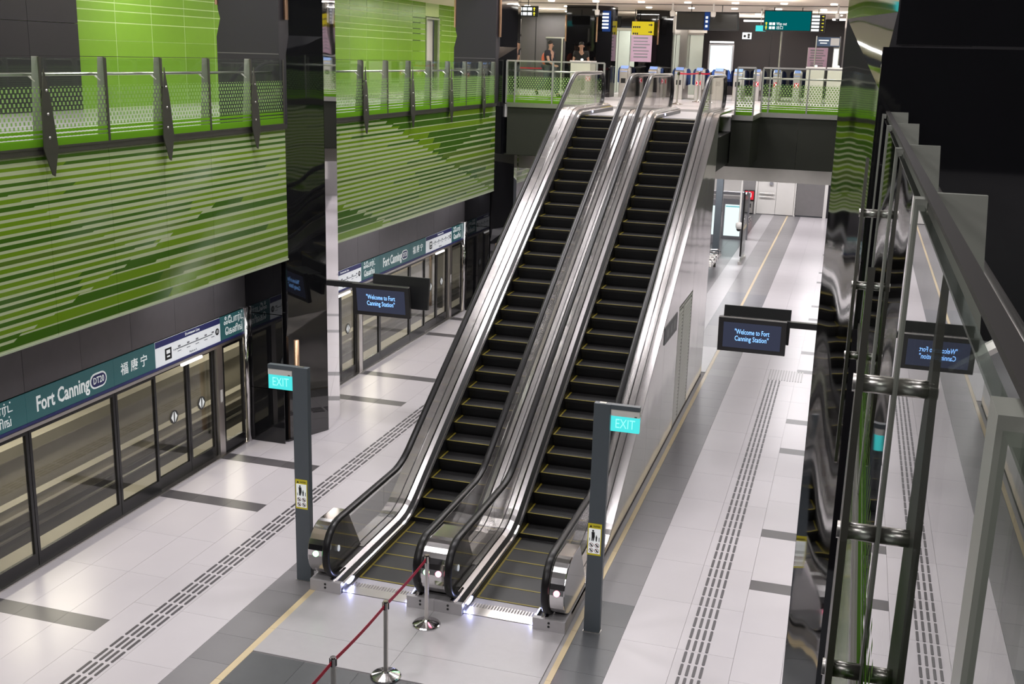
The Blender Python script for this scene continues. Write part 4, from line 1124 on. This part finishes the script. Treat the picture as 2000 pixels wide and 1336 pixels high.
poster(-7.89, -7.16, 39.78, 6.95, 7.85, 'pink printed poster below the yellow sign')
t = poster(-1.95, -1.28, 42.0, 6.85, 7.6, 'pink printed poster standing behind the right booths')
put('stand', B(-1.66, -1.58, 42.02, 42.1, FU, 6.85), steel_s, t)
t = thing('hanging_display', 'dark double screen hung from the concourse ceiling', 'screen', (-4.8, 36, 7.95))
for a, b in ((-5.75, -4.88), (-4.72, -3.83)):
    s = put('housing', B(a, b, 36, 36.12, 7.96, 8.5), black, t, bevel=.02); put('screen', B(a + .06, b - .06, 35.995, 36.0, 8.02, 8.44), mat('screen_off', (.045, .045, .04), .15), s)
bd = put('middle_sign', B(-4.88, -4.72, 36.0, 36.1, 7.96, 8.5), blue_e, t)
for z in (8.34, 8.22, 8.08): put('sign_word', B(-4.84, -4.77, 35.99, 36, z - .035, z + .035), white_e, bd)
hang(t, [-5.3, -4.35], 36.06, 8.5)
t = thing('poster_screen', 'bright white poster screen on the back wall', 'screen', (-5.2, 44, 6.4))
put('frame', B(-5.72, -4.78, 44, 44.1, 6.3, 7.68), greyink, t); put('lit_face', B(-5.66, -4.84, 43.98, 44, 6.4, 7.62), emis('bright_poster', (.85, 1, .98), 1.25), t)
t = thing('wall_sign', 'small white pictogram box on the dark wall', 'sign', (-4.5, 45.9, 7.95))
bd = put('board', B(-4.70, -4.35, 45.92, 46.0, 7.92, 8.17), white_e, t)
for mb in (MB().disc((-4.6, 45.91, 8.03), 'y', .05, .01), MB().disc((-4.45, 45.91, 8.08), 'y', .05, .01), B(-4.49, -4.41, 45.905, 45.915, 7.95, 8.03)): put('pictogram', mb, ink, bd)
t = thing('hanging_sign', 'large teal hanging sign with white words and yellow up arrows', 'sign', (-2.45, 37, 8.0))
bd = put('board', B(-3.16, -1.70, 37, 37.12, 8.0, 8.63), black, t); put('face', B(-3.13, -1.73, 36.99, 37, 8.03, 8.60), teal_e, bd)
hang(t, [-2.85, -2.0], 37.06, 8.63)
for z in (8.22, 8.10):
    arrow(-3.07, 36.988, z, .11, 0, arrow_e, bd)
    for k in range(2): put('sign_word', B(-2.98 + k * .10, -2.90 + k * .10, 36.985, 36.988, z - .04, z + .04), white_e, bd)
text('Way out', .13, (-2.76, 36.985, 8.22), X3, Z3, white_e, bd, 'LEFT', width=.32)
text('出口', .11, (-2.76, 36.985, 8.10), X3, Z3, white_e, bd, 'LEFT')
put('pole', MB().tube([(-2.6, 37.4, FU), (-2.6, 37.4, 8.0)], .03, 8), steel_s, t)
t = thing('hanging_sign', 'black sign with white lines and yellow right arrows beside the teal sign', 'sign', (-1.55, 38, 8.0))
bd = put('board', B(-1.78, -1.32, 38, 38.08, 8.02, 8.56), black, t); hang(t, [-1.55], 38.04, 8.56)
for k in range(5):
    z = 8.50 - k * .105; put('sign_line', B(-1.75, -1.50, 37.99, 38, z - .035, z + .035), white_e, bd); arrow(-1.40, 38, z, .07, 1, arrow_e, bd)
t = thing('notice_board', 'blue and white notice board on two thin poles by the booths', 'sign', (-1.2, 40, FU))
bd = put('board', B(-1.6, -.86, 40, 40.05, 7.62, 7.92), mat('board_blue', (.04, .075, .14), .4), t); put('white_field', B(-1.16, -.88, 39.99, 40, 7.65, 7.89), mat('board_grey', (.42, .42, .42), .5), bd)
put('print_line', B(-1.55, -1.22, 39.99, 40, 7.79, 7.83), sign_white, bd); put('print_line', B(-1.5, -1.27, 39.99, 40, 7.71, 7.74), sign_white, bd)
for x in (-1.62, -.85): put('pole', MB().tube([(x, 40.02, FU), (x, 40.02, 7.95)], .02, 8), steel_s, t)
t = thing('light_column', 'tall narrow lit column by the right booth', 'lamp', (-.95, 40.3, FU))
put('lit_face', B(-1.03, -.87, 40.28, 40.3, 6.7, 7.55), white_e, t); put('back', B(-1.05, -.85, 40.3, 40.36, FU, 7.6), steel_s, t)
t = thing('exit_sign', 'small teal lit exit sign left of the large teal sign', 'exit sign', (-3.4, 38.2, 8.0))
put('face', B(-3.5, -3.18, 38.2, 38.26, 8.02, 8.2), exit_e, t); hang(t, [-3.34], 38.23, 8.2)
t = thing('exit_sign', 'small teal lit exit sign hung high over the left gallery', 'exit sign', (-12.6, 27.2, 8.5))
put('face', B(-12.8, -12.3, 26.2, 26.26, 8.36, 8.58), exit_e, t); hang(t, [-12.55], 26.23, 8.58, 9.2)
# drop-pole dome cameras
for i, (x, lab) in enumerate(((-8.06, 'white dome camera on a drop pole in front of the blue lit list'), (-5.72, 'white dome camera on a drop pole left of the dark double screen'), (-4.49, 'white dome camera on a drop pole in front of the dark double screen'), (-.88, 'white dome camera on a drop pole at the right end of the concourse'))):
    t = thing('dome_camera', lab, 'camera', (x, 35, 8.28))
    put('drop_pole', MB().tube([(x, 35, 8.45), (x, 35, 8.72)], .028, 8), white_paint, t)
    put('body', MB().lathe([(.01, .02), (.05, .04), (.075, .1), (.08, .2), (.03, .23), (.01, .23)], (x, 35, 8.26), 12), white_paint, t, smooth=True)
    put('dome', MB().ball((x, 35, 8.31), .06, .06, .055, 10, 6), black, t, smooth=True)
# downlights
xs = [-12.6, -11.2, -9.8, -8.4, -7.0, -5.6, -4.2, -2.8, -1.4]
names = {}
ordn = ['leftmost', 'second from the left', 'third from the left', 'fourth from the left', 'middle', 'fourth from the right', 'third from the right', 'second from the right', 'rightmost']
for y, row in ((31.2, 'nearest'), (34.5, 'second'), (38.0, 'third'), (42.0, 'farthest')):
    for x, od in zip(xs, ordn):
        o = put('downlight', MB().disc((x + (.4 if y in (34.5, 42) else 0), y, 8.70), 'z', .10, .03, 14), lamp_e)
        tag(o, 'round white downlight in the cream concourse ceiling, %s of the %s row' % (od, row), 'lamp', 'downlights of the concourse ceiling')
# fare gates
gg = 'fare gates of the concourse'
def gate(x, y, label, facing=False):
    t = thing('fare_gate', label, 'fare gate', (x, y, FU), gg)
    w = .30 if not facing else .24
    put('cabinet', MB().prism([(y, FU), (y + 1.3, FU), (y + 1.3, FU + 1.0), (y + .28, FU + 1.05), (y, FU + .92)], 'x', x - w / 2, x + w / 2), steel_s, t, bevel=.015)
    put('reader', MB().prism([(y - .02, FU + .86), (y + .2, FU + 1.06), (y + .25, FU + 1.045), (y + .03, FU + .85)], 'x', x - w / 2 + .02, x + w / 2 - .02), gate_blue, t)
    put('white_side', B(x + w / 2, x + w / 2 + .03, y + .12, y + .42, FU + .35, FU + 1.0), white_paint, t)
    for s in (-1, 1):
        n = 7
        pts = [(s * (w / 2 + .02), FU + .45), (s * (w / 2 + .02), FU + 1.0), (s * (w / 2 + .10), FU + 1.02), (s * (w / 2 + .15), FU + .96), (s * (w / 2 + .17), FU + .86), (s * (w / 2 + .17), FU + .5)]
        put('flap', MB().prism([(x + p[0], p[1]) for p in pts], 'y', y + .6, y + .62), flap, t)
    mk = put('status_face', B(x - .08, x + .08, y - .012, y - .002, FU + .48, FU + .64), red_e if facing else black, t)
    if facing:
        for s in (-1, 1):
            put('status_cross', MB().prism([(x - .07 * s, FU + .49), (x - .04 * s, FU + .49), (x + .07 * s, FU + .63), (x + .04 * s, FU + .63)], 'y', y - .016, y - .012), white_e, mk)
    return t
gl = [(-7.85, 'leftmost fare gate, near the black column'), (-6.85, 'second fare gate from the left, below the pink poster'), (-5.95, 'third fare gate from the left, behind the upper belt posts'), (-5.28, 'fourth fare gate from the left, with a red cross in front'), (-4.62, 'fifth fare gate from the left, before the bright poster screen'), (-3.98, 'sixth fare gate from the left, behind the right handrail')]
for i, (x, lab) in enumerate(gl): gate(x, 38.5, lab, i == 3)
for x, lab in ((-3.5, 'front facing fare gate left of the thin pole'), (-2.83, 'front facing fare gate at the thin pole, red cross lit'), (-2.15, 'front facing fare gate right of the thin pole, beside the white booth')):
    gate(x, 40, lab, True)
def booth(x0, x1, y, label):
    t = thing('service_booth', label, 'counter', ((x0 + x1) / 2, y, FU))
    put('body', B(x0, x1, y, y + .8, FU, FU + 1.14), mat('booth_cream', (.62, .60, .52), .35), t, bevel=.02)
    put('top', B(x0 - .02, x1 + .02, y - .02, y + .82, FU + 1.14, FU + 1.19), white_paint, t)
    put('lamp', MB().ball(((x0 + x1) / 2, y + .2, FU + 1.22), .05, .05, .04, 8, 6), white_e, t)
booth(-1.82, -1.24, 39, 'left cream service counter behind the fritted rail')
booth(-1.14, -.5, 39, 'right cream service counter behind the fritted rail')
booth(-9.0, -8.35, 35.6, 'steel grey counter in front of the standing person')
# belt posts upstairs
ug = 'belt posts on the concourse'
stanchion((-5.2, 33.6, FU + .006), 'belt post at the head of the escalators, left one of the group', ug, (-4.95, 36.2, FU))
stanchion((-4.95, 36.2, FU + .006), 'belt post at the head of the escalators, farther one with red belt', ug, (-4.62, 36.4, FU))
stanchion((-4.62, 36.4, FU + .006), 'belt post at the head of the escalators, right one of the group', ug)
stanchion((-11.9, 38, FU + .006), 'belt post at the far left with a long red belt', ug, (-10.2, 38, FU))
# people
def skinned(name, verts, edges, radii, m, parent, sub=1):
    me = bpy.data.meshes.new(name); me.from_pydata(verts, edges, [])
    o = bpy.data.objects.new('tmp', me); COL.objects.link(o)
    sk = o.modifiers.new('skin', 'SKIN'); sk.use_smooth_shade = True
    for d, r in zip(me.skin_vertices[0].data, radii):
        d.radius = (r, r) if isinstance(r, float) else r
    me.skin_vertices[0].data[0].use_root = True
    sb = o.modifiers.new('sub', 'SUBSURF'); sb.levels = sub; sb.render_levels = sub
    dg = bpy.context.evaluated_depsgraph_get(); dg.update()
    m2 = bpy.data.meshes.new_from_object(o.evaluated_get(dg)); bpy.data.objects.remove(o)
    m2.materials.clear()
    return put(name, m2, m, parent, smooth=True)
def person(label, loc, heading, pose, shirt_m, bag=False):
    x0, y0, z0 = loc
    t = thing('person', label, 'person', loc)
    ca, sa = math.cos(heading), math.sin(heading)
    def P(f_, s_, u):   # forward, left, up
        return (x0 + f_ * ca - s_ * sa, y0 + f_ * sa + s_ * ca, z0 + u)
    J = dict(pelvis=(0, 0, .98), waist=(.0, 0, 1.12), chest=(.01, 0, 1.36), neck=(.0, 0, 1.50), jaw=(.035, 0, 1.585), head=(.02, 0, 1.67), crown=(.0, 0, 1.745))
    J.update(pose)
    names = list(J); idx = {n: i for i, n in enumerate(names)}
    rad = dict(pelvis=(.16, .12), waist=(.145, .105), chest=(.165, .115), neck=.055, jaw=.062, head=(.078, .095), crown=.055, hipL=.095, hipR=.095, kneeL=.062, kneeR=.062, ankL=.042, ankR=.042, toeL=.035, toeR=.035,
               shL=.062, shR=.062, elL=.043, elR=.043, wrL=.031, wrR=.031, haL=.04, haR=.04, fiL=.016, fiR=.016)
    E_ = [('pelvis', 'waist'), ('waist', 'chest'), ('chest', 'neck'), ('neck', 'jaw'), ('jaw', 'head'), ('head', 'crown')]
    for s in 'LR':
        E_ += [('pelvis', 'hip' + s), ('hip' + s, 'knee' + s), ('knee' + s, 'ank' + s), ('ank' + s, 'toe' + s), ('chest', 'sh' + s), ('sh' + s, 'el' + s), ('el' + s, 'wr' + s), ('wr' + s, 'ha' + s), ('ha' + s, 'fi' + s)]
    V_ = [P(*J[n]) for n in names]
    skinned('body', V_, [(idx[a], idx[b]) for a, b in E_], [rad[n] for n in names], skin, t)
    def sub(name, chain, infl, m, over={}):
        ns = sorted({n for e in chain for n in e}, key=lambda n: 0 if n in ('chest', 'pelvis') else 1); ix = {n: i for i, n in enumerate(ns)}
        rr = []
        for n in ns:
            r = over.get(n, rad[n]); rr.append((r[0] + infl, r[1] + infl) if isinstance(r, tuple) else r + infl)
        skinned(name, [P(*J[n]) for n in ns], [(ix[a], ix[b]) for a, b in chain], rr, m, t)
    J2 = dict(J)
    for s in 'LR':
        a, b = Vector(J['sh' + s]), Vector(J['el' + s]); J['slv' + s] = tuple(a.lerp(b, .62)); rad['slv' + s] = .05
    sub('shirt', [('chest', 'waist'), ('waist', 'pelvis'), ('chest', 'shL'), ('shL', 'slvL'), ('chest', 'shR'), ('shR', 'slvR')], .042, shirt_m)
    sub('trousers', [('pelvis', 'hipL'), ('hipL', 'kneeL'), ('kneeL', 'ankL'), ('pelvis', 'hipR'), ('hipR', 'kneeR'), ('kneeR', 'ankR')], .03, trouser)
    for s in 'LR':
        a, b = Vector(P(*J['ank' + s])), Vector(P(*J['toe' + s]))
        put('shoe', MB().tube([a + Vector((0, 0, -.03)), a.lerp(b, .4) + Vector((0, 0, -.01)), b], [.05, .05, .035], 10), black_cloth, t, smooth=True)
    h = P(J['head'][0] - .018, J['head'][1], J['head'][2] + .055)
    put('hair', MB().ball(h, .088, .092, .075), hair_m, t, smooth=True)
    fwv = Vector((ca, sa, 0)); sv = Vector((-sa, ca, 0)); hc = Vector(P(*J['head']))
    put('nose', MB().tube([hc + fwv * .09 + Vector((0, 0, -.02)), hc + fwv * .112 + Vector((0, 0, -.05))], [.008, .014], 8), skin, t)
    for k in (-1, 1):
        put('eye', MB().ball(hc + fwv * .088 + sv * .033 * k + Vector((0, 0, -.01)), .008, .008, .006, 8, 5), ink, t)
        put('ear', MB().ball(hc + sv * .083 * k + Vector((0, 0, -.025)), .02, .02, .03, 8, 5), skin, t)
    put('mouth', MB().ball(hc + fwv * .088 + Vector((0, 0, -.085)), .012, .02, .005, 8, 5), mat('lip', (.3, .1, .09), .5), t)
    if bag:
        c = Vector(P(-.17, .02, 1.22))
        put('backpack', MB().ball(c, .13, .15, .21), bag_m, t, smooth=True)
    return t
walk = dict(hipL=(0, .09, .93), hipR=(0, -.09, .93), kneeL=(.16, .09, .52), kneeR=(-.10, -.09, .50), ankL=(.27, .09, .10), ankR=(-.42, -.09, .22), toeL=(.45, .09, .04), toeR=(-.36, -.09, .06),
            shL=(0, .19, 1.43), shR=(0, -.19, 1.43), elL=(-.10, .24, 1.15), elR=(.10, -.24, 1.15), wrL=(-.02, .25, .92), wrR=(.30, -.22, 1.02), haL=(.0, .25, .85), haR=(.37, -.21, 1.0), fiL=(.02, .25, .76), fiR=(.45, -.2, .99))
person('person in a dark T-shirt walking to the right with an orange backpack', (-9.75, 35.8, FU), -0.25, walk, navy_cloth, True)
stand = dict(hipL=(0, .09, .93), hipR=(0, -.09, .93), kneeL=(.02, .10, .50), kneeR=(.02, -.10, .50), ankL=(0, .11, .09), ankR=(0, -.11, .09), toeL=(.17, .13, .035), toeR=(.17, -.13, .035),
             shL=(0, .19, 1.43), shR=(0, -.19, 1.43), elL=(.04, .25, 1.15), elR=(.04, -.25, 1.15), wrL=(.22, .05, 1.10), wrR=(.22, -.05, 1.13), haL=(.23, -.03, 1.11), haR=(.24, .03, 1.14), fiL=(.22, -.1, 1.12), fiR=(.23, .1, 1.15))
person('person in a black T-shirt standing with folded hands before the black column', (-9.0, 37.0, FU), -1.35, stand, black_cloth)
